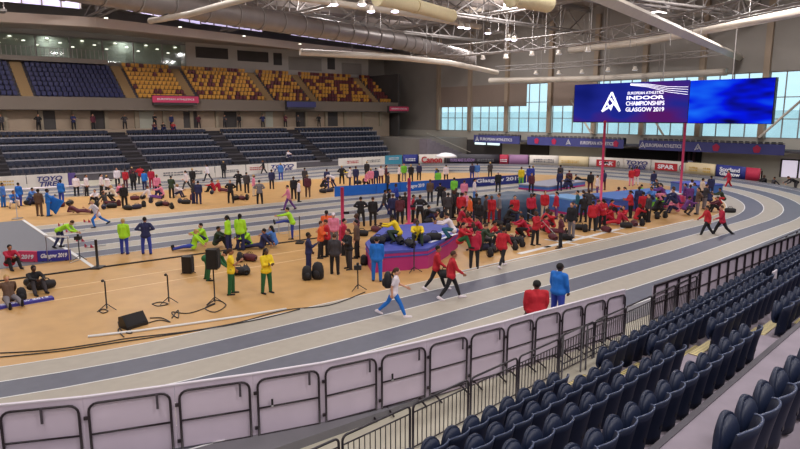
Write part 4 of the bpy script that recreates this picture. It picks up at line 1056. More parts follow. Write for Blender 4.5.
def make_pose(name):
    S = POSES[name]; P = {}
    pel = Vector((0, 0, 0)); l = rd(S['lean']); u = Vector((math.sin(l), 0, math.cos(l))); fw_ = Vector((math.cos(l), 0, -math.sin(l)))
    waist = pel + u * .17; chest = pel + u * .36; neck = pel + u * .52
    hl = l - rd(S['hd']) * .4 if S['lean'] > 30 else l * .4
    hu = Vector((math.sin(hl), 0, math.cos(hl))); hp = rd(S['hd']); head = neck + hu * .155 + Vector((.02, 0, 0))
    hf = Vector((math.cos(hp + hl * .6), 0, -math.sin(hp + hl * .6))); HR = Matrix((hf, Vector((0, 1, 0)), hf.cross(Vector((0, 1, 0))))).transposed()
    def dv(a, out, sgn): a = rd(a); o = rd(out); v = Vector((math.sin(a) * math.cos(o), sgn * math.sin(o), -math.cos(a) * math.cos(o))); return v
    legs = []; arms = []
    for sgn, (sw, kn, ou) in zip((1, -1), S['legs']):
        hip = pel + Vector((0, sgn * .095, 0)); k = hip + dv(sw, ou, sgn) * .43; sh = dv(sw - kn, ou * .3, sgn); an = k + sh * .42
        fd = Vector((-sh.z, 0, sh.x)) if True else None
        fdir = Vector((1, 0, 0)) if abs(sw - kn) < 50 and not S.get('sit') else fd.normalized()
        if -35 > sw - kn > -50 or (sw - kn < -22 and not S.get('sit')): fdir = Vector((.85, 0, -.5)).normalized()
        if S.get('sit'):
            fdir = fd.normalized() if fd.z > 0 or abs(fd.x) > .5 else -fd.normalized()
            if abs(sh.z) > .6: fdir = Vector((1, 0, 0))
        if name == 'kneel' and sgn == -1: fdir = Vector((-.9, 0, -.3)).normalized()
        toe = an + fdir * .17 + sh * .04; heel = an + sh * .045 - fdir * .035
        legs.append((hip, k, an, heel, toe))
    for sgn, (sw, el, ou, inn) in zip((1, -1), S['arms']):
        sh = neck - u * .055 + Vector((0, sgn * .185, 0)); ud = dv(sw, ou, sgn); e = sh + ud * .28
        fd = dv(sw + el, -inn, sgn); w = e + fd * .25; arms.append((sh, e, w, fd, sgn))
    b = MB()
    caps(b, pel + Vector((0, .07, .0)), .105, pel + Vector((0, -.07, 0)), .105); caps(b, pel + Vector((0, .04, .02)), .1, waist + Vector((0, .04, 0)), .088); caps(b, pel + Vector((0, -.04, .02)), .1, waist + Vector((0, -.04, 0)), .088)
    for s_ in (1, -1): caps(b, waist + Vector((0, s_ * .04, 0)), .09, chest + Vector((0, s_ * .065, 0)), .105); caps(b, chest + Vector((0, s_ * .065, 0)), .1, neck - u * .05 + Vector((0, s_ * .12, 0)), .06)
    caps(b, neck - u * .06, .075, neck + u * .02, .055); caps(b, neck, .054, head - hu * .05, .05)
    b.ell(head, (.095, .075, .115), skin0, HR, 14, 10); b.ell(head + HR @ Vector((.03, 0, -.055)), (.06, .052, .06), skin0, HR, 10, 7)
    b.ell(head + HR @ Vector((.1, 0, -.012)), (.022, .014, .024), skin0, HR, 8, 6); b.ell(head + HR @ Vector((.083, 0, .022)), (.018, .05, .014), skin0, HR, 8, 6)
    for s_ in (1, -1): b.ell(head + HR @ Vector((-.005, s_ * .078, -.01)), (.022, .012, .032), skin0, HR, 8, 6)
    b.ell(head + HR @ Vector((.084, 0, -.062)), (.014, .026, .012), skin0, HR, 8, 6)
    for hip, k, an, heel, toe in legs:
        caps(b, hip, .088, k, .056); caps(b, k, .056, k.lerp(an, .35), .056); caps(b, k.lerp(an, .35), .056, an, .036); caps(b, heel, .036, toe, .03)
    for sh, e, w, fd, sgn in arms:
        caps(b, sh, .054, e, .04); caps(b, e, .041, w, .027)
        lat = fd.cross(Vector((0, sgn, 0))); lat = lat.normalized() if lat.length > .1 else Vector((1, 0, 0)); pn = fd.cross(lat)
        curl = -pn * sgn if sgn > 0 else pn
        for k in range(4):
            o = (k - 1.5) * .021; base = w + fd * .035 + lat * o * .8; kn = w + fd * .09 + lat * o
            caps(b, base, .0155, kn, .0145, 6); L_ = (.034, .042, .04, .03)[k]
            mid = kn + (fd * .85 + pn * .35 * (-sgn)).normalized() * L_; tip = mid + (fd * .5 + pn * .8 * (-sgn)).normalized() * L_ * .8
            caps(b, kn, .0105, mid, .0098, 6); caps(b, mid, .0098, tip, .0085, 6)
        tb = w + fd * .03 + lat * .03; tm = tb + (fd * .7 + lat * .7).normalized() * .045; caps(b, tb, .014, tm, .0115, 6); caps(b, tm, .0115, tm + (fd * .95 + lat * .2).normalized() * .03, .0095, 6)
    out = {'body': fuse(b, 'body', .0115, 3)}
    d = .026
    j = MB()
    hipl = pel - u * .045
    caps(j, hipl + Vector((0, .078, 0)), .14, hipl + Vector((0, -.078, 0)), .14)
    for s_ in (1, -1):
        caps(j, hipl + Vector((0, s_ * .06, 0)), .135, waist + Vector((0, s_ * .045, 0)), .118); caps(j, waist + Vector((0, s_ * .045, 0)), .112, chest + Vector((0, s_ * .068, 0)), .125)
        caps(j, chest + Vector((0, s_ * .068, 0)), .122, neck - u * .05 + Vector((0, s_ * .125, 0)), .078)
    caps(j, neck - u * .06, .085, neck - u * .0, .07)
    jt = MB(); jt.v = list(j.v); jt.f = list(j.f); jt.m = list(j.m); jt.ms = list(j.ms); jt.sm = list(j.sm)
    for sh, e, w, fd, sgn in arms:
        caps(j, sh, .074, e, .06); caps(j, e, .06, w - fd * .015, .045)
        caps(jt, sh, .07, sh.lerp(e, .7), .062)
    out['jacket'] = fuse(j, 'jacket', .02, 5); out['tee'] = fuse(jt, 'tee', .02, 5)
    t = MB(); caps(t, pel + Vector((0, .07, -.02)), .112, pel + Vector((0, -.07, -.02)), .112)
    sh_ = MB(); sh_.v = list(t.v); sh_.f = list(t.f); sh_.m = list(t.m); sh_.ms = list(t.ms); sh_.sm = list(t.sm)
    tg = MB(); tg.v = list(t.v); tg.f = list(t.f); tg.m = list(t.m); tg.ms = list(t.ms); tg.sm = list(t.sm)
    for hip, k, an, heel, toe in legs:
        caps(t, hip, .108, k, .078); caps(t, k, .078, an, .062); caps(sh_, hip, .108, hip.lerp(k, .75), .09)
        caps(tg, hip, .1, k, .067); caps(tg, k.lerp(an, .0), .067, k.lerp(an, .35), .067); caps(tg, k.lerp(an, .35), .067, k.lerp(an, .9), .048)
    out['trousers'] = fuse(t, 'trousers', .02, 5); out['shorts'] = fuse(sh_, 'shorts', .02, 4); out['leggings'] = fuse(tg, 'leggings', .018, 4)
    out['shoes'] = []
    for hip, k, an, heel, toe in legs:
        f = MB(); caps(f, heel, .05, toe, .042); caps(f, heel + (an - heel) * .5, .048, an, .05); out['shoes'].append(fuse(f, 'shoe', .02, 3))
    h = MB(); h.ell(head + HR @ Vector((-.022, 0, .03)), (.098, .087, .105), skin0, HR, 14, 9); out['short'] = fuse(h, 'hair', .018, 3)
    h = MB(); h.ell(head + HR @ Vector((-.022, 0, .03)), (.1, .088, .105), skin0, HR, 14, 9); caps(h, head + HR @ Vector((-.1, 0, .03)), .035, head + HR @ Vector((-.14, 0, -.15)), .022); out['pony'] = fuse(h, 'hair', .018, 3)
    h = MB(); h.ell(head + HR @ Vector((-.03, 0, .02)), (.1, .092, .11), skin0, HR, 14, 9); caps(h, head + HR @ Vector((-.055, .03, 0)), .06, head + HR @ Vector((-.085, .04, -.19)), .045); caps(h, head + HR @ Vector((-.055, -.03, 0)), .06, head + HR @ Vector((-.085, -.04, -.19)), .045); out['long'] = fuse(h, 'hair', .018, 3)
    h = MB(); h.ell(head + HR @ Vector((-.012, 0, .055)), (.108, .09, .075), skin0, HR, 14, 8); h.ell(head + HR @ Vector((.1, 0, .035)), (.07, .06, .014), skin0, HR, 10, 6); out['cap'] = fuse(h, 'cap', .016, 2)
    q = MB()
    for s_ in (1, -1): q.ell(head + HR @ Vector((.089, s_ * .031, .003)), (.007, .014, .008), black_m, HR, 8, 5)
    out['eyes'] = q.mesh('eyes')
    lip = mat('lips', (150, 78, 72), .6); q = MB(); q.ell(head + HR @ Vector((.097, 0, -.062)), (.005, .024, .008), lip, HR, 8, 5); out['mouth'] = q.mesh('mouth')
    zs = min(min(v.co.z for v in m.vertices) for m in ([out['body'], out['trousers']] + out['shoes']))
    out['dz'] = -zs - .004; out['back'] = (neck, u, fw_, arms)
    PM[name] = out; return out
PAL = dict(red=(184, 28, 44), orange=(226, 96, 44), blue=(24, 108, 200), navy=(36, 40, 84), black=(26, 24, 30), hivis=(168, 226, 44), yellow=(232, 200, 34), green=(30, 94, 54), white=(226, 216, 224), pink=(222, 130, 160), grey=(120, 114, 120), maroon=(88, 34, 50), brown=(96, 72, 58), purple=(104, 54, 128), sky=(70, 120, 196), cobalt=(44, 62, 160), darkgrey=(58, 54, 60), dkgreen=(44, 62, 44), crimson=(178, 26, 60), teal=(30, 90, 110), lime=(120, 200, 60), cream=(214, 196, 176))
CW = dict(hivis='fluorescent yellow-green', dkgreen='dark green', darkgrey='dark grey', sky='light blue', cobalt='royal blue', cream='cream')
def cm(c): return mat('cloth_' + c, PAL[c], .8, noise=.06, nscale=14)
HC = dict(k=(22, 18, 18), b=(70, 46, 32), y=(190, 156, 100), g=(120, 116, 114))
PP = dict(stand='standing', hips='hands on hips', folded='arms folded', hold='hands raised', onearm='forearm raised', walk='walking', stride='striding', point='pointing', bend='bending right over', reach='leaning forward', sit='sitting', sitknees='sitting', crouch='crouching', kneel='kneeling', recline='reclining', hurdle='lifting one leg high', lunge='lunging')
NP = 0
def inside(p, poly):
    c = False; n = len(poly)
    for i in range(n):
        a, b = poly[i], poly[i - 1]
        if (a[1] > p[1]) != (b[1] > p[1]) and p[0] < (b[0] - a[0]) * (p[1] - a[1]) / (b[1] - a[1]) + a[0]: c = not c
    return c
def near(p, poly):
    return any(inside((p[0] + dx, p[1] + dy), poly) for dx in (-.25, 0, .25) for dy in (-.25, 0, .25))
def settle(px, py, seated):
    # stand people on the floor, or on top of a mat when they are within its outline
    p = G(px, py); back = Vector((-Fv.x, -Fv.y, 0)).normalized()
    for poly, h, kind in MATP:
        if near(p, poly):
            q = G(px, py, h)
            if seated and kind == 0 and inside(q, poly): return q
            while near(p, poly): p += back * .1
    d = Vector((p.x, p.y, 0)).normalized()
    for k in range(8):
        if not any((q[2].location.xy - p.xy).length < .5 for q in PX): break
        p += d * .16
    return p
PX = []
def person(px, py, pose, face, top, bot, where, hair='kshort', skin='l', tk_='jacket', bk='trousers', shoe='black', zc=None, sc=1., label=None, pos=None, bulk=1.06):
    global NP; NP += 1
    M = PM.get(pose) or make_pose(pose)
    p = Vector(pos) if pos else settle(px, py, pose in ('sit', 'sitknees', 'crouch', 'recline', 'kneel'))
    if zc is not None and not pos: p = G(px, py, zc)
    yaw = FACE[face] if isinstance(face, str) else face
    rnd = random.Random(int(px * 7 + py * 13)); yaw += rnd.uniform(-.2, .2); s_ = sc * rnd.uniform(.97, 1.03)
    o = link('person', M['body']); o.location = p + Vector((0, 0, M['dz'] * s_)); o.rotation_euler = (0, 0, yaw); s_ *= 1.035; o.scale = (s_ * bulk, s_ * bulk, s_)
    def piece(nm, me, m):
        c = link(nm, me, o); c.material_slots[0].link = 'OBJECT'; c.material_slots[0].material = m; return c
    o.material_slots[0].link = 'OBJECT'; o.material_slots[0].material = SK[skin]
    piece('jacket' if tk_ == 'jacket' else 't_shirt', M[tk_ if tk_ == 'jacket' else 'tee'], cm(top)); piece(bk, M[bk], cm(bot))
    for k in (0, 1): piece('shoe', M['shoes'][k], cm(shoe))
    hs = hair[1:]
    piece('hair' if hs != 'cap' else 'cap', M[hs], cm('white') if hair == 'wcap' else mat('hair_' + hair[0], HC.get(hair[0], HC['k']), .85))
    if py > 205:
        link('eyes', M['eyes'], o); link('mouth', M['mouth'], o)
    if not label:
        cloth = '%s %s, %s %s' % (CW.get(top, top), 'top' if tk_ == 'jacket' else 't-shirt', CW.get(bot, bot), bk)
        if top == bot: cloth = 'all %s' % CW.get(top, top)
        label = 'person in %s %s %s' % (cloth, PP[pose], where)
    if label != 'later': tag(o, label, 'person')
    PX.append((px, py, o, top))
    return o, M
W = 'walk'
# ---- on or beside the near track
P1, M1 = person(557, 319, 'stand', 'ar', 'blue', 'cobalt', '', 'kshort', 'd', sc=1.03, bulk=1.22, label='man in bright blue jacket seen from behind, standing on the near lanes by the barriers')
P2, M2 = person(535, 341, 'stand', 'a', 'red', 'black', '', 'kshort', 'd', sc=1.03, bulk=1.3, label='man in plain bright red jacket seen from behind, just beyond the white hoardings')
P3, M3 = person(394, 316, 'stride', 'r', 'white', 'blue', '', 'bpony', 'l', 'tee', 'leggings', 'white', label='walker in white t-shirt and blue leggings with black backpack crossing the near track')
P4, M4 = person(436, 290, 'walk', 'r', 'red', 'black', '', 'kshort', 'm', shoe='white', bk='leggings', label='athlete in red jacket carrying a black bag, walking on the inner lane, left of two')
P5, M5 = person(451, 299, 'walk', 'r', 'red', 'black', '', 'bshort', 'm', shoe='white', bk='leggings', label='athlete in red jacket and black leggings walking on second lane, right of two')
person(474, 268, 'stand', 'a', 'crimson', 'black', 'beside the landing mat corner', 'kpony', 'l')
person(502, 267, 'walk', 'ar', 'red', 'black', 'towards the inner kerb', 'kshort', 'm', shoe='white', bk='leggings')
person(706, 236, 'walk', 'l', 'red', 'black', 'on the outer lanes, left of a pair', 'kshort', 'm')
person(721, 236, 'stride', 'l', 'crimson', 'black', 'on the outer lanes, right of a pair', 'bshort', 'l')
# ---- left foreground infield
person(232, 294, 'onearm', 'r', 'yellow', 'green', 'right of the pole speaker', 'bpony', 'm', 'tee')
person(267, 293, 'folded', 'tr', 'yellow', 'green', 'alone on the runway', 'klong', 'd')
person(208, 280, 'bend', 'r', 'green', 'green', 'just left of the pole speaker', 'kshort', 'l')
person(309, 273, 'onearm', 'r', 'navy', 'navy', 'beside the upright black backpack', 'kshort', 'd')
person(335, 274, 'stand', 'a', 'darkgrey', 'black', 'left of the black tripod', 'bshort', 'l')
person(321, 258, 'folded', 'r', 'orange', 'black', 'behind the red-jacketed one', 'bshort', 'l')
person(328, 259, 'hold', 'l', 'red', 'black', 'facing the navy tracksuit person', 'bshort', 'l')
person(334, 247, 'stand', 't', 'pink', 'grey', 'behind the orange jacket', 'wcap', 'l')
person(349, 269, 'folded', 'tl', 'black', 'darkgrey', 'beside the magenta mat left corner', 'bpony', 'l')
person(357, 258, 'stand', 'l', 'brown', 'black', 'between backpack pile and landing mat', 'kshort', 'l')
person(377, 281, 'stand', 'a', 'blue', 'blue', 'against the magenta mat side', 'kshort', 'l')
person(399, 243, 'crouch', 'l', 'yellow', 'dkgreen', 'on the landing mat, left one', 'kshort', 'd', zc=.9)
person(417, 243, 'sitknees', 't', 'yellow', 'dkgreen', 'on the landing mat, right one', 'kshort', 'd', zc=.9)
person(361, 226, 'hips', 'a', 'black', 'black', 'on the sprint lanes, left of two', 'kshort', 'l')
person(373, 226, 'stand', 'a', 'black', 'black', 'on the sprint lanes, right of two', 'bshort', 'l')
person(229, 250, 'stand', 'l', 'hivis', 'navy', 'left of a pair before sprint lanes', 'kpony', 'd')
person(241, 250, 'stand', 'a', 'hivis', 'navy', 'right of a pair before sprint lanes', 'kpony', 'd')
person(293, 239, 'hurdle', 'l', 'hivis', 'cobalt', 'over a hurdle', 'kshort', 'l', 'jacket', 'leggings')
person(61, 248, 'reach', 'r', 'hivis', 'navy', 'behind the white hurdle', 'bshort', 'l', bk='leggings')
person(125, 254, 'stand', 'a', 'hivis', 'cobalt', 'near the thick black post', 'yshort', 'l')
person(147, 254, 'hips', 'a', 'navy', 'cobalt', 'beside the fluorescent jacket', 'kshort', 'm', label='person all in navy and blue with hands on hips beside the fluorescent jacket')
person(194, 250, 'sit', 'l', 'hivis', 'cobalt', 'at the sprint lane edge', 'ypony', 'l')
person(205, 244, 'sitknees', 'tl', 'hivis', 'navy', 'behind the other sitter', 'kshort', 'l')
person(216, 247, 'sitknees', 'r', 'dkgreen', 'black', 'left of the fluorescent pair', 'kshort', 'm')
person(249, 250, 'sitknees', 'tl', 'hivis', 'navy', 'just right of the standing pair', 'kshort', 'm')
person(262, 249, 'sit', 'l', 'navy', 'navy', 'right of the fluorescent sitter', 'kshort', 'm')
person(275, 247, 'sitknees', 'l', 'sky', 'navy', 'under the hurdling athlete', 'klong', 'l')
person(10, 268, 'sitknees', 'tr', 'crimson', 'black', 'at the left edge by the pink board', 'kshort', 'm')
person(34, 292, 'sitknees', 'tr', 'black', 'darkgrey', 'among bags at the lower left', 'kshort', 'd')
person(10, 303, 'sit', 'tr', 'brown', 'grey', 'at the left edge by the flat board', 'yshort', 'l')
person(98, 227, 'lunge', 'tl', 'white', 'blue', 'on the sprint lanes near the start', 'yshort', 'l', 'tee', 'leggings')
# ---- left blue group
for a in ((4, 207, 'stand', 'r', 'sky', 'blue', 'at the far left edge'), (14, 208, 'crouch', 'tr', 'blue', 'white', 'in the far left group'), (20, 206, 'stand', 'a', 'blue', 'cobalt', 'second of the far left group'), (40, 216, 'stand', 'a', 'brown', 'brown', 'left of the blue-cape athlete'), (49, 216, 'onearm', 'ar', 'blue', 'blue', 'holding a blue cape'), (62, 203, 'stand', 'a', 'blue', 'cobalt', 'under the left TOYO board'), (78, 214, 'recline', 'r', 'maroon', 'maroon', 'on the sand by the runner'), (30, 205, 'crouch', 'r', 'sky', 'navy', 'behind the brown-clad one')):
    person(*a, hair='kshort', skin='d' if a[0] in (40, 49, 62, 78) else 'm')
# ---- officials and others along the far side, left half
FAR = [(77, 196, 'stand', 'a', 'white', 'black', 'by the left stand aisle, leftmost official'), (87, 196, 'stand', 'r', 'white', 'black', 'by the left stand aisle, second official'), (102, 195, 'stand', 'r', 'white', 'black', 'beside the one pointing'), (108, 196, 'point', 'r', 'white', 'black', 'with outstretched arm'),
 (118, 187, 'stand', 't', 'white', 'black', 'left of the red-dressed one'), (126, 188, 'stand', 'a', 'red', 'maroon', 'in the left stand crowd'), (134, 190, 'stand', 'a', 'black', 'black', 'right of the red-dressed one'), (133, 186, 'stand', 't', 'maroon', 'black', 'in the back of the left crowd'), (145, 190, 'stand', 'a', 'blue', 'navy', 'in the left crowd'), (141, 184, 'hips', 'a', 'red', 'black', 'behind the blue one'), (152, 188, 'stand', 'a', 'crimson', 'crimson', 'beside the blue one'), (158, 196, 'stand', 't', 'pink', 'navy', 'before the crowd at left'), (172, 198, 'folded', 'a', 'dkgreen', 'black', 'between two groups at left'),
 (125, 208, 'stand', 't', 'black', 'black', 'beside the runner at the sprint edge'), (187, 190, 'walk', 'l', 'white', 'darkgrey', 'before the white boards'), (193, 187, 'stand', 'a', 'black', 'black', 'before the white boards'), (199, 204, 'stand', 'a', 'navy', 'navy', 'near the sprint lanes left'), (194, 204, 'stand', 'r', 'darkgrey', 'navy', 'near the sprint lanes left'),
 (208, 181, 'walk', 'l', 'white', 'darkgrey', 'right before the far boards'), (224, 178, 'stand', 'a', 'black', 'black', 'right against the far boards'), (231, 203, 'hips', 't', 'black', 'black', 'before the black bag row'), (239, 191, 'hips', 'a', 'black', 'black', 'middle far side left of two'), (247, 193, 'stand', 'a', 'darkgrey', 'black', 'middle far side right of two'), (254, 196, 'stand', 'r', 'pink', 'cream', 'beside a grey-shirted one'), (260, 204, 'hips', 'a', 'grey', 'black', 'in mid far infield'), (264, 175, 'walk', 'l', 'black', 'black', 'against the red-lettered board'), (272, 189, 'stand', 'a', 'navy', 'black', 'in front of the second TOYO board'), (281, 180, 'stand', 'a', 'sky', 'cobalt', 'touching the second TOYO board'),
 (289, 210, 'walk', 'l', 'pink', 'purple', 'across the sprint lanes'), (294, 199, 'stand', 'a', 'black', 'black', 'left of the white shirt'), (299, 202, 'stand', 'r', 'white', 'black', 'in the mid far group'), (308, 197, 'stand', 't', 'maroon', 'brown', 'right of the white shirt'), (305, 186, 'stand', 'a', 'darkgrey', 'black', 'behind the maroon one'),
 (327, 188, 'stand', 'a', 'navy', 'cobalt', 'left of the far blue group'), (333, 188, 'reach', 'l', 'white', 'navy', 'beside the navy one'), (342, 184, 'hips', 'a', 'black', 'black', 'before the white board corner'), (350, 186, 'stand', 'r', 'white', 'navy', 'before the white board'), (356, 185, 'stand', 'a', 'navy', 'navy', 'before the white board'), (366, 190, 'walk', 'r', 'pink', 'black', 'nearest of the far crowd'), (371, 187, 'stand', 'a', 'pink', 'maroon', 'in the far crowd'), (376, 186, 'stand', 'a', 'navy', 'navy', 'in the far crowd'), (381, 184, 'stand', 't', 'white', 'maroon', 'in the far crowd'), (386, 183, 'stand', 'r', 'maroon', 'black', 'in the far crowd'), (367, 178, 'stand', 'a', 'black', 'black', 'at the back of far crowd'), (388, 193, 'stand', 'r', 'darkgrey', 'black', 'behind the long blue boards'),
 (399, 182, 'stand', 'r', 'white', 'black', 'right of the far crowd'), (404, 181, 'stand', 't', 'lime', 'grey', 'left of Canon board'), (411, 182, 'stand', 'a', 'black', 'black', 'left of the Canon board'), (419, 180, 'stand', 'a', 'navy', 'black', 'before the Canon board'), (430, 202, 'stand', 'a', 'brown', 'black', 'on the sprint lanes'), (438, 189, 'stand', 'a', 'lime', 'navy', 'behind the blue boards'), (436, 187, 'stand', 'r', 'cobalt', 'navy', 'behind the blue boards'), (446, 182, 'stand', 'a', 'white', 'black', 'right of the Canon board'),
 (472, 180, 'stand', 'a', 'navy', 'cobalt', 'below the charcoal board'), (477, 180, 'stand', 'a', 'sky', 'white', 'below the charcoal board'), (490, 178, 'stand', 'a', 'darkgrey', 'black', 'below the charcoal board'), (498, 192, 'stand', 'a', 'black', 'black', 'before the dark blue boards'), (521, 186, 'stand', 'a', 'yellow', 'lime', 'beside two blue ones'), (529, 184, 'stand', 'a', 'cobalt', 'cobalt', 'left of two blue ones'), (533, 183, 'stand', 'l', 'cobalt', 'navy', 'right of two blue ones'), (531, 193, 'stand', 't', 'maroon', 'black', 'beside the far lanes')]
for i, a in enumerate(FAR): person(*a, hair=['kshort', 'bshort', 'kpony', 'yshort'][i % 4] if a[0] != 498 else 'wcap', skin=['l', 'm', 'l', 'd'][i % 4])
# seated groups far left on the ground
for i, a in enumerate(((97, 203, 'sitknees', 't', 'white', 'black', 'beside the dark bags'), (106, 205, 'sit', 'r', 'darkgrey', 'maroon', 'beside the dark bags'), (116, 202, 'crouch', 'l', 'cream', 'black', 'behind the runner'), (150, 199, 'sit', 'r', 'white', 'purple', 'in the left floor group'), (163, 197, 'sitknees', 'l', 'pink', 'navy', 'in the left floor group'), (176, 198, 'sitknees', 'r', 'white', 'navy', 'beside the dark green one'), (118, 196, 'sitknees', 'r', 'pink', 'darkgrey', 'before the officials'), (214, 192, 'sitknees', 'l', 'red', 'black', 'before the far boards'), (220, 192, 'sit', 'r', 'crimson', 'maroon', 'before the far boards'), (322, 191, 'crouch', 'r', 'black', 'black', 'before the stand corner'), (342, 178, 'sitknees', 'r', 'yellow', 'grey', 'right behind the pink post'))):
    person(*a, hair=['bshort', 'kshort', 'ypony'][i % 3], skin='lm'[i % 2])
# ---- middle cluster
MID = [(384, 215, 'stride', 'r', 'darkgrey', 'navy', 'on the sprint lanes'), (393, 222, 'stand', 'a', 'navy', 'navy', 'behind the landing mat'), (400, 224, 'stand', 'a', 'maroon', 'black', 'behind the landing mat'), (405, 220, 'stand', 'a', 'black', 'black', 'behind the landing mat'), (413, 222, 'stand', 'r', 'crimson', 'black', 'right of the pink post'), (420, 224, 'hips', 'a', 'black', 'black', 'right of the pink post'),
 (448, 221, 'stand', 'a', 'darkgrey', 'darkgrey', 'left of the central crowd'), (453, 218, 'stand', 'r', 'black', 'black', 'left of the central crowd'), (461, 221, 'stand', 'a', 'red', 'maroon', 'in the central crowd'), (466, 219, 'hold', 'tl', 'pink', 'brown', 'in the central crowd'), (470, 224, 'stand', 'l', 'orange', 'black', 'in the central crowd'), (476, 222, 'stand', 'a', 'black', 'navy', 'in the central crowd'), (454, 200, 'stand', 'a', 'lime', 'darkgrey', 'behind the central crowd'), (464, 203, 'stand', 'a', 'pink', 'maroon', 'behind the central crowd'), (474, 202, 'stand', 'r', 'white', 'sky', 'behind the central crowd'),
 (467, 248, 'crouch', 'r', 'crimson', 'maroon', 'behind the landing mat corner'), (453, 240, 'crouch', 'l', 'white', 'teal', 'on the landing mat corner'), (481, 251, 'kneel', 'r', 'dkgreen', 'black', 'right of the landing mat'), (460, 246, 'sitknees', 'tr', 'red', 'green', 'at the mat edge'),
 (491, 223, 'stand', 't', 'red', 'red', 'before the teal covered mat'), (485, 224, 'stand', 'r', 'darkgrey', 'black', 'before the teal covered mat'), (499, 222, 'stand', 'l', 'grey', 'maroon', 'before the teal covered mat'),
 (514, 224, 'stand', 't', 'red', 'navy', 'in front of the teal mat'), (525, 217, 'stand', 't', 'crimson', 'black', 'in front of the teal mat'), (533, 221, 'stand', 'r', 'red', 'darkgrey', 'in front of the teal mat'), (544, 218, 'stand', 't', 'red', 'cream', 'at the teal mat right end'), (556, 219, 'stand', 'l', 'crimson', 'purple', 'before the pale blue mat'),
 (535, 245, 'onearm', 'tr', 'red', 'black', 'holding a pole beside bag heap'), (560, 248, 'hips', 'l', 'maroon', 'black', 'on the taped floor'), (571, 237, 'stand', 'tl', 'black', 'grey', 'on the taped floor behind'), (548, 234, 'sit', 'r', 'crimson', 'maroon', 'on the floor between two standing'), (553, 229, 'sitknees', 'l', 'red', 'black', 'behind the floor sitter'),
 (592, 231, 'stand', 'a', 'red', 'black', 'left of the right red trio'), (596, 230, 'hold', 'r', 'crimson', 'darkgrey', 'middle of the right red trio'), (602, 229, 'stand', 'a', 'red', 'black', 'right of the right red trio'), (612, 223, 'sitknees', 'l', 'red', 'crimson', 'right of the red trio'), (618, 225, 'sit', 'l', 'crimson', 'red', 'right of the red trio'), (624, 222, 'sitknees', 'tl', 'red', 'maroon', 'behind two red sitters'), (609, 215, 'sitknees', 'r', 'red', 'black', 'by the left pink upright'),
 (636, 221, 'sitknees', 'r', 'red', 'black', 'before the blue mat'), (642, 221, 'stand', 'a', 'red', 'black', 'before the blue mat'), (648, 222, 'stand', 'l', 'darkgrey', 'black', 'before the blue mat'), (654, 216, 'crouch', 'r', 'black', 'black', 'before the blue mat right'), (638, 212, 'stand', 'a', 'navy', 'navy', 'left end of the blue mat'),
 (590, 192, 'stand', 'a', 'black', 'maroon', 'behind the pale mat'), (597, 196, 'stand', 'l', 'white', 'purple', 'beside left pink upright'), (603, 190, 'stand', 'a', 'navy', 'maroon', 'behind the left pink upright'), (592, 210, 'reach', 'l', 'darkgrey', 'darkgrey', 'in front of the pale blue mat'),
 (549, 186, 'stand', 'a', 'navy', 'navy', 'left of the far mat'), (556, 184, 'stand', 'a', 'maroon', 'navy', 'left of the far mat'), (560, 183, 'stand', 'a', 'darkgrey', 'black', 'left of the far mat'), (565, 188, 'sitknees', 'r', 'navy', 'navy', 'on the far mat, left'), (571, 188, 'sitknees', 'l', 'black', 'navy', 'on the far mat, right'), (581, 182, 'recline', 'r', 'black', 'black', 'on the far lanes'),
 (631, 186, 'stand', 'a', 'red', 'pink', 'below the middle TOYO board, left'), (636, 185, 'stand', 'a', 'crimson', 'white', 'below the middle TOYO board, right'), (643, 198, 'sitknees', 'l', 'lime', 'navy', 'behind the blue mat'), (632, 202, 'sitknees', 'r', 'lime', 'darkgrey', 'behind the blue mat'), (622, 200, 'sit', 'l', 'red', 'red', 'behind the blue mat'), (616, 201, 'sitknees', 'r', 'crimson', 'red', 'behind the blue mat'), (653, 190, 'stand', 'a', 'navy', 'sky', 'behind the blue mat'), (659, 194, 'crouch', 'l', 'darkgrey', 'navy', 'behind the blue mat'), (664, 202, 'crouch', 'l', 'purple', 'pink', 'on the blue mat edge'), (670, 203, 'sitknees', 'r', 'white', 'purple', 'on the blue mat edge'), (652, 203, 'sitknees', 'tl', 'sky', 'navy', 'on the blue mat edge'), (675, 205, 'sitknees', 'l', 'navy', 'navy', 'on the blue mat edge'),
 (682, 206, 'hips', 'l', 'purple', 'pink', 'right of the right pink upright'), (690, 203, 'stand', 'r', 'white', 'darkgrey', 'near the inner bend'), (684, 215, 'crouch', 'r', 'purple', 'darkgrey', 'in front of the bend crowd'), (677, 213, 'sitknees', 'l', 'pink', 'navy', 'beside the bag by the bend'), (697, 214, 'hips', 'l', 'brown', 'grey', 'before the bend crowd'), (689, 209, 'stand', 'a', 'purple', 'purple', 'in the bend crowd'), (701, 201, 'stand', 'r', 'cream', 'black', 'in the bend crowd'), (704, 209, 'hold', 'r', 'darkgrey', 'grey', 'in the bend crowd'), (710, 197, 'stand', 'a', 'navy', 'navy', 'at the end of bend crowd'), (709, 206, 'crouch', 'a', 'navy', 'black', 'at the end of bend crowd'), (723, 205, 'crouch', 'l', 'dkgreen', 'red', 'by the inner edge of bend'), (719, 212, 'sitknees', 'l', 'maroon', 'black', 'by the inner edge of bend'),
 (728, 189, 'walk', 'l', 'crimson', 'red', 'on the far bend lanes'), (765, 187, 'sitknees', 'l', 'black', 'black', 'before the crimson board'), (772, 188, 'sit', 'l', 'darkgrey', 'black', 'beside the crimson board'), (795, 193, 'reach', 'l', 'black', 'darkgrey', 'at the far right edge')]
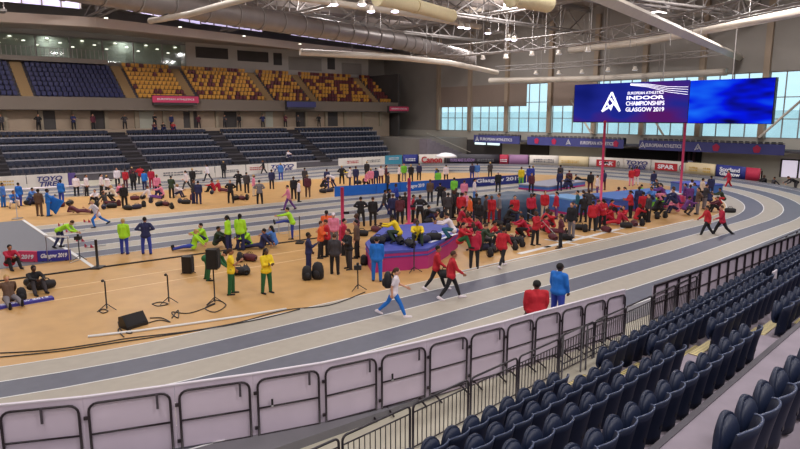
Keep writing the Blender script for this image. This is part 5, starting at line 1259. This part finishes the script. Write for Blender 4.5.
for i, a in enumerate(MID):
    kw = {}
    if a[0] in (652, 664, 670, 675): kw['zc'] = .95
    if a[0] in (565, 571): kw['zc'] = .5
    if a[0] == 453 and a[2] == 'crouch': kw['zc'] = .9
    if a[0] == 460 : kw['zc'] = .9
    person(*a, hair=['kshort', 'bshort', 'kpony', 'bshort'][i % 4], skin=['m', 'l', 'l', 'd'][i % 4], **kw)
EX_ = [(440, 206, 'hips', 'a', 'black', 'black'), (444, 212, 'stand', 'r', 'darkgrey', 'black'), (456, 214, 'folded', 'tl', 'black', 'black'), (459, 228, 'kneel', 'r', 'crimson', 'black'), (472, 232, 'sitknees', 'l', 'red', 'black'), (479, 230, 'stand', 'tl', 'black', 'darkgrey'), (482, 240, 'crouch', 'l', 'crimson', 'black'), (506, 226, 'crouch', 'r', 'black', 'black'), (463, 236, 'crouch', 'tr', 'red', 'maroon'), (489, 243, 'sitknees', 'l', 'dkgreen', 'grey'), (497, 240, 'sit', 'r', 'red', 'crimson'), (504, 246, 'sitknees', 'l', 'darkgrey', 'black'), (518, 236, 'sitknees', 'r', 'red', 'red'), (526, 238, 'crouch', 'l', 'crimson', 'black'), (541, 231, 'crouch', 'r', 'red', 'maroon'), (577, 217, 'stand', 'l', 'teal', 'black'), (583, 222, 'folded', 'a', 'black', 'black'), (588, 217, 'hips', 'a', 'darkgrey', 'black'), (426, 222, 'sitknees', 'r', 'black', 'navy'), (389, 214, 'stand', 'r', 'black', 'cobalt'), (397, 208, 'hold', 'l', 'cobalt', 'navy'), (607, 222, 'kneel', 'l', 'crimson', 'black'), (630, 218, 'hold', 'l', 'red', 'black'), (660, 210, 'folded', 'a', 'black', 'navy'), (668, 209, 'sitknees', 'r', 'pink', 'purple'), (693, 207, 'folded', 'l', 'sky', 'navy'), (357, 248, 'hips', 'l', 'maroon', 'brown'), (344, 255, 'stand', 'r', 'crimson', 'black'), (327, 246, 'stand', 'a', 'orange', 'black')]
for i, a in enumerate(EX_):
    person(*a, 'x', hair=['kshort', 'kpony', 'bshort'][i % 3], skin='lmd'[i % 3], label='later')
zone_ = sorted([q for q in PX if 322 < q[0] < 725 and 197 < q[1] < 262], key=lambda q: q[0] + q[1] * .0001)
for k, (x_, y_, o, top) in enumerate(zone_):
    if 'label' not in o: tag(o, 'person with %s top, %s person from the left in the mid infield crowd' % (CW.get(top, top), ordn(k)), 'person')
# spectators in stands and on the concourse
for i, (x, y, r_, c, w) in enumerate(((40.4, 71.0, 0, 'white', 'alone in the lower far stand'), (26.5, 78.8, 5, 'maroon', 'at the top of left lower stand'), (27.6, 78.8, 5, 'black', 'at the top of left lower stand'), (28.8, 78.8, 5, 'red', 'at the top of left lower stand'))):
    person(100 + i * 9, 150, 'sitknees', -PI / 2, c, 'navy', w, pos=(x, y - .28, LZ0 + r_ * LRISE + .42), hair='bshort')
for i in range(14):
    x = 11 + i * 3.1 + (i % 3) * .5
    person(60 + i * 11, 120, ['stand', 'hips', 'folded'][i % 3], -PI / 2, ['darkgrey', 'black', 'navy', 'maroon'][i % 4], 'black', '', pos=(x, CYW - .8, LZ0 + LR * LRISE - .0), label='distant dark-clad person on the concourse behind the lower stand, %s from the left' % ordn(i))
# ---- carried things
def backpack(loc, yaw, m, label, sc=1., grp=None, lie=False, name='backpack'):
    t = empty(name, loc, yaw); t.scale = (sc,) * 3; tag(t, label, 'bag', grp)
    q = MB(); nx = 8; 
    prof = [(.10, 0), (.15, .04), (.155, .2), (.14, .36), (.09, .45), (.02, .48)]
    vs = []; n = 12
    for r, z in prof:
        for k in range(n): a = 2 * PI * k / n; vs.append((r * .75 * math.copysign(abs(math.cos(a)) ** .7, math.cos(a)), r * 1.05 * math.copysign(abs(math.sin(a)) ** .7, math.sin(a)), z))
    fs = [(i * n + k, i * n + (k + 1) % n, (i + 1) * n + (k + 1) % n, (i + 1) * n + k) for i in range(len(prof) - 1) for k in range(n)] + [tuple(range(n))[::-1], tuple((len(prof) - 1) * n + k for k in range(n))]
    q.add(vs, fs, m, True); q.build('main_compartment', t)
    q = MB(); q.ell((-.12, 0, .15), (.05, .11, .12), m, nu=10, nv=6); q.build('front_pocket', t)
    for s_ in (-.07, .07): MB().tube([(.1, s_, .42), (.17, s_, .3), (.16, s_, .15), (.1, s_, .05)], .014, rub, 5).build('strap', t)
    if lie: t.rotation_euler = (PI / 2, 0, yaw); t.location.z += .13 * sc
    return t
def holdall(loc, yaw, m, label, L=.7, grp=None):
    t = empty('holdall', loc, yaw); tag(t, label, 'bag', grp)
    q = MB(); q.tube([(-L / 2, 0, .16), (-L / 2 + .04, 0, .165), (-L * .2, 0, .18), (L * .2, 0, .18), (L / 2 - .04, 0, .165), (L / 2, 0, .16)], [.09, .15, .175, .175, .15, .09], m, 12); q.build('bag_body', t)
    q = MB()
    for s_ in (-.05, .05): q.tube([(-.15, s_, .34), (-.1, s_, .42), (.1, s_, .42), (.15, s_, .34)], .012, rub, 5)
    q.build('handle', t)
    return t
bagk = mat('bag_black', (28, 26, 32), .7, noise=.1, nscale=6); bagn = mat('bag_navy', (42, 42, 68), .7, noise=.1, nscale=6); bagr = mat('bag_maroon', (90, 36, 48), .7, noise=.1, nscale=6)
def onback(P, M, lab, m=bagk, sc=1.0):
    neck, u, fw_, arms = M['back']; b = neck - u * .42 - fw_ * .2
    R_ = Matrix.Rotation(P.rotation_euler.z, 3, 'Z'); w = R_ @ (b * P.scale.x) + P.location
    return backpack(w, P.rotation_euler.z, m, lab, sc)
onback(P3, M3, 'black backpack worn by the walker with blue leggings', sc=1.15)
neck, u, fw_, arms = M4['back']; w4 = Matrix.Rotation(P4.rotation_euler.z, 3, 'Z') @ (arms[1][2] * P4.scale.x) + P4.location
holdall((w4.x, w4.y, w4.z - .44), P4.rotation_euler.z, bagk, 'black holdall carried by the red-jacketed athlete on the inner lane', .5)
backpack(G(318, 279), .6, bagk, 'tall black backpack standing right of the navy tracksuit feet', 1.5)
backpack(G(307, 280), 1.2, bagk, 'round black backpack slumped beside the taller upright one', 1.25)
BG = [(33, 287, 'h', bagk, 'lower left beside crouching black-clad one'), (46, 289, 'h', bagk, 'lower left behind the flat blue board'), (22, 300, 'b', bagk, 'lower left by the seated blond one'), (238, 275, 'h', bagk, 'on runway right of yellow-green pair'), (246, 274, 'h', bagk, 'on runway beside the holdall'), (240, 262, 'b', bagk, 'behind the runway holdalls'), (250, 261, 'h', bagr, 'red one behind the runway bags'), (364, 265, 'b', bagk, 'against the magenta mat left side'), (186, 272, 'b', bagk, 'left of the green bending one'),
 (515, 250, 'b', bagk, 'in the dark heap left of pole carrier'), (522, 247, 'b', bagk, 'in the dark heap beside pole carrier'), (519, 243, 'h', bagk, 'on top side of the dark heap'), (511, 243, 'h', bagk, 'left behind the dark heap'), (585, 232, 'b', bagk, 'left of the red trio'), (580, 230, 'h', bagk, 'left of the red trio behind'), (626, 228, 'h', bagk, 'in front of red sitters'), (634, 226, 'h', bagr, 'in front of the blue mat'), (657, 219, 'b', bagk, 'right end of the blue mat'), (665, 218, 'b', bagk, 'right of another by blue mat'), (642, 226, 'b', bagk, 'before the dark grey one'), (490, 257, 'b', bagk, 'right of the kneeling green one'), (496, 252, 'h', bagk, 'behind the kneeling green one'), (487, 250, 'h', bagn, 'beside the landing mat end'),
 (730, 213, 'h', bagk, 'on the inner bend edge'), (606, 232, 'h', bagr, 'right of the red trio feet'), (566, 240, 'h', bagk, 'between two on taped floor'), (553, 240, 'h', bagr, 'beside the floor sitter')]
for x, y, k, m, w in BG:
    f = backpack if k == 'b' else holdall
    f(G(x, y), (x * 1.7) % 3, m, '%s %s on the floor %s' % ('maroon' if m is bagr else 'navy' if m is bagn else 'black', 'backpack' if k == 'b' else 'holdall', w))
for i, (x, y, m_) in enumerate(((388, 241, bagn), (400, 244, bagk), (378, 244, bagk), (424, 243, bagn), (410, 247, bagk), (434, 240, bagk))):
    holdall(G(x, y, .9), i * 1.1, m_, 'dark kit bag lying on the blue top of the landing mat, %s of them' % ordn(i), grp='kit bags on the landing mat')
far_b = [(97, 207), (104, 209), (112, 208), (119, 206), (128, 210), (137, 209), (144, 207), (135, 200), (143, 199), (151, 203), (160, 206), (166, 206), (172, 209), (180, 203), (186, 204), (192, 200), (28, 205), (36, 204), (53, 207), (60, 207), (70, 205), (76, 188), (236, 200), (242, 200), (247, 200), (212, 194), (358, 184), (364, 183), (323, 193), (330, 192), (426, 216), (432, 218), (438, 214), (442, 218), (428, 224), (376, 232), (384, 233), (391, 231), (362, 236), (416, 226), (498, 226), (505, 225), (508, 231), (500, 236), (575, 222), (566, 222), (524, 228), (529, 232)]
for i, (x, y) in enumerate(far_b):
    zone = 'left' if x < 200 else 'middle' if x < 400 else 'right of centre'
    k = sum(1 for a in far_b[:i] if ('left' if a[0] < 200 else 'middle' if a[0] < 400 else 'right of centre') == zone)
    zl = sorted([a for a in far_b if ('left' if a[0] < 200 else 'middle' if a[0] < 400 else 'right of centre') == zone]); k = zl.index((x, y))
    (holdall if i % 3 else backpack)(G(x, y), i * 1.3, [bagk, bagn, bagk, bagr][i % 4], 'small dark kit bag on the %s infield floor, %s from the left' % (zone, ordn(k)), grp='dark kit bags on the infield')
# blue cape, pole, blankets, umbrella
p = G(55, 214); q = MB(); vs = []; n = 8
for i in range(n + 1):
    for j in range(n + 1):
        u_ = i / n; v_ = j / n; vs.append((u_ * .95 * (.4 + .6 * (1 - v_)), .05 * math.sin(u_ * 9 + v_ * 3), 1.35 - v_ * .9 - u_ * .45))
q.add(vs, [(i * (n + 1) + j, (i + 1) * (n + 1) + j, (i + 1) * (n + 1) + j + 1, i * (n + 1) + j + 1) for i in range(n) for j in range(n)], cm('blue'), True)
o = q.build('cape', None, (G(50, 215).x, G(50, 215).y, .02), FACE['r'] + .2); s_ = o.modifiers.new('t', 'SOLIDIFY'); s_.thickness = .02; tag(o, 'blue cape spread out by the blue-clad athlete at left', 'cape')
p = G(530, 240); tag(MB().tube([(p.x - .3, p.y, 1.5), (p.x + .6, p.y - .3, 1.0), (p.x + 1.7, p.y - .5, .05)], .02, silver, 6).build('vault_pole'), 'thin bent pole held by the red-shirted person beside bags', 'pole')
p = G(446, 172); t = empty('white_umbrella', (p.x, p.y, 0)); tag(t, 'small white umbrella above the Canon board right end', 'umbrella'); MB().tube([(0, 0, 0), (0, 0, 2.2)], .02, steel, 6).build('pole', t)
MB().lathe([(1.3, 1.75), (1.1, 2.0), (.6, 2.2), (.02, 2.28)], wt, n=16).build('canopy', t)
# judges' table at far left
t = empty('gantry_table', G(3, 201), 0); tag(t, 'low white rail table behind the blue-clad group at left', 'table')
q = MB(); q.b2(-1, 6, 0, .5, .78, .84, boardw); q.build('table_top', t)
for x in (-.8, 2.5, 5.8): MB().b2(x - .03, x + .03, .1, .16, 0, .78, steel).build('leg', t)
print('PEOPLE', NP, 'SEATS', nseat)
# ================================================================== LIGHT
w = bpy.data.worlds.new('World'); bpy.context.scene.world = w; w.use_nodes = True
bg = w.node_tree.nodes['Background']; bg.inputs[0].default_value = srgb((200, 230, 240)) + (1,); bg.inputs[1].default_value = 2.1
def area(x, y, z, s_, e, col=(1, .95, .93)):
    l = bpy.data.lights.new('lamp', 'AREA'); l.energy = e; l.size = s_; l.color = col; l.shape = 'SQUARE'
    t = empty('ceiling_light', (x, y, z)); tag(t, 'square light panel set under the roof to light the hall, at %d by %d metres' % (x, y), 'light', 'ceiling light panels')
    q = MB(); q.b2(-s_ / 2, s_ / 2, -s_ / 2, s_ / 2, .05, .3, steel_w); q.build('housing', t)
    o = bpy.data.objects.new('lamp', l); C.objects.link(o); o.parent = t; o.location = (0, 0, 0)
LE = 1150
for x in (-2, 14, 30):
    for y in (6, 20, 34): area(x, y, 18.8, 2.4, LE)
for x in (-6, 10, 26): area(x, -7, 18.8, 2.4, LE * 2.3)  # added row behind the camera, brightens the barrier sheets
for x, y, k in ((46, 14, 1), (44, 2, .8), (14, 48, 1.3), (0, 48, 1.3), (2, 62, 4.), (20, 62, 4.), (38, 56, 3.6), (52, 44, 3.), (56, 24, 3.), (58, 56, 2.5)): area(x, y, 19.1, 2.4, LE * k)  # far lamps added and strengthened to brighten the upper stand and end wall
for i, x in enumerate((9, 18, 27)):
    l = bpy.data.lights.new('lamp', 'AREA'); l.energy = 90; l.size = .5; t = empty('ceiling_light', (x, FY - 1., 16.3)); tag(t, 'small lounge ceiling light panel behind the glazed boxes, %s from the left' % ordn(i), 'light')
    q = MB(); q.b2(-.3, .3, -.3, .3, .02, .1, steel_w); q.build('housing', t); o = bpy.data.objects.new('lamp', l); C.objects.link(o); o.parent = t
UP = 0
def fill_uplight(x, y, z, e):  # added fill lamp facing up, put in only to brighten the roof
    global UP
    l = bpy.data.lights.new('lamp', 'AREA'); l.energy = e; l.size = 1.6; l.color = (1, .93, .9); l.shape = 'SQUARE'
    t = empty('added_uplight', (x, y, z)); tag(t, 'added grey uplighter box under the roof brightening the ceiling, %s of them' % ordn(UP), 'light', 'added roof uplighters'); UP += 1
    q = MB(); q.b2(-.8, .8, -.8, .8, -.25, -.03, steel); q.build('housing', t)
    q = MB()
    for a in (-.7, .7): q.tube([(a, 0, -.1), (a, 0, 19.99 - z)], .03, steel, 5)
    q.build('hanger', t)
    o = bpy.data.objects.new('lamp', l); C.objects.link(o); o.parent = t; o.location = (0, 0, 0); o.rotation_euler = (PI, 0, 0)
for a in ((22, 58, 16.2), (42, 66, 16.2), (58, 52, 16.4), (62, 34, 16.6), (50, 18, 17), (30, 40, 17), (60, 70, 16.4), (10, 70, 16.2)): fill_uplight(*a, 520)
# ================================================================== CAMERA
cam = bpy.data.cameras.new('Camera'); co = bpy.data.objects.new('Camera', cam); C.objects.link(co)
cam.sensor_width = 36; cam.sensor_fit = 'HORIZONTAL'; cam.lens = 36 * FPX / 800; cam.clip_end = 500
co.matrix_world = Matrix(((Rv.x, Uv.x, -Fv.x, 0), (Rv.y, Uv.y, -Fv.y, 0), (Rv.z, Uv.z, -Fv.z, EYE), (0, 0, 0, 1)))
sc = bpy.context.scene; sc.camera = co
sc.view_settings.view_transform = 'Standard'; sc.view_settings.look = 'None'; sc.view_settings.gamma = 1; sc.view_settings.use_curve_mapping = False
sc.view_settings.exposure = -0.5
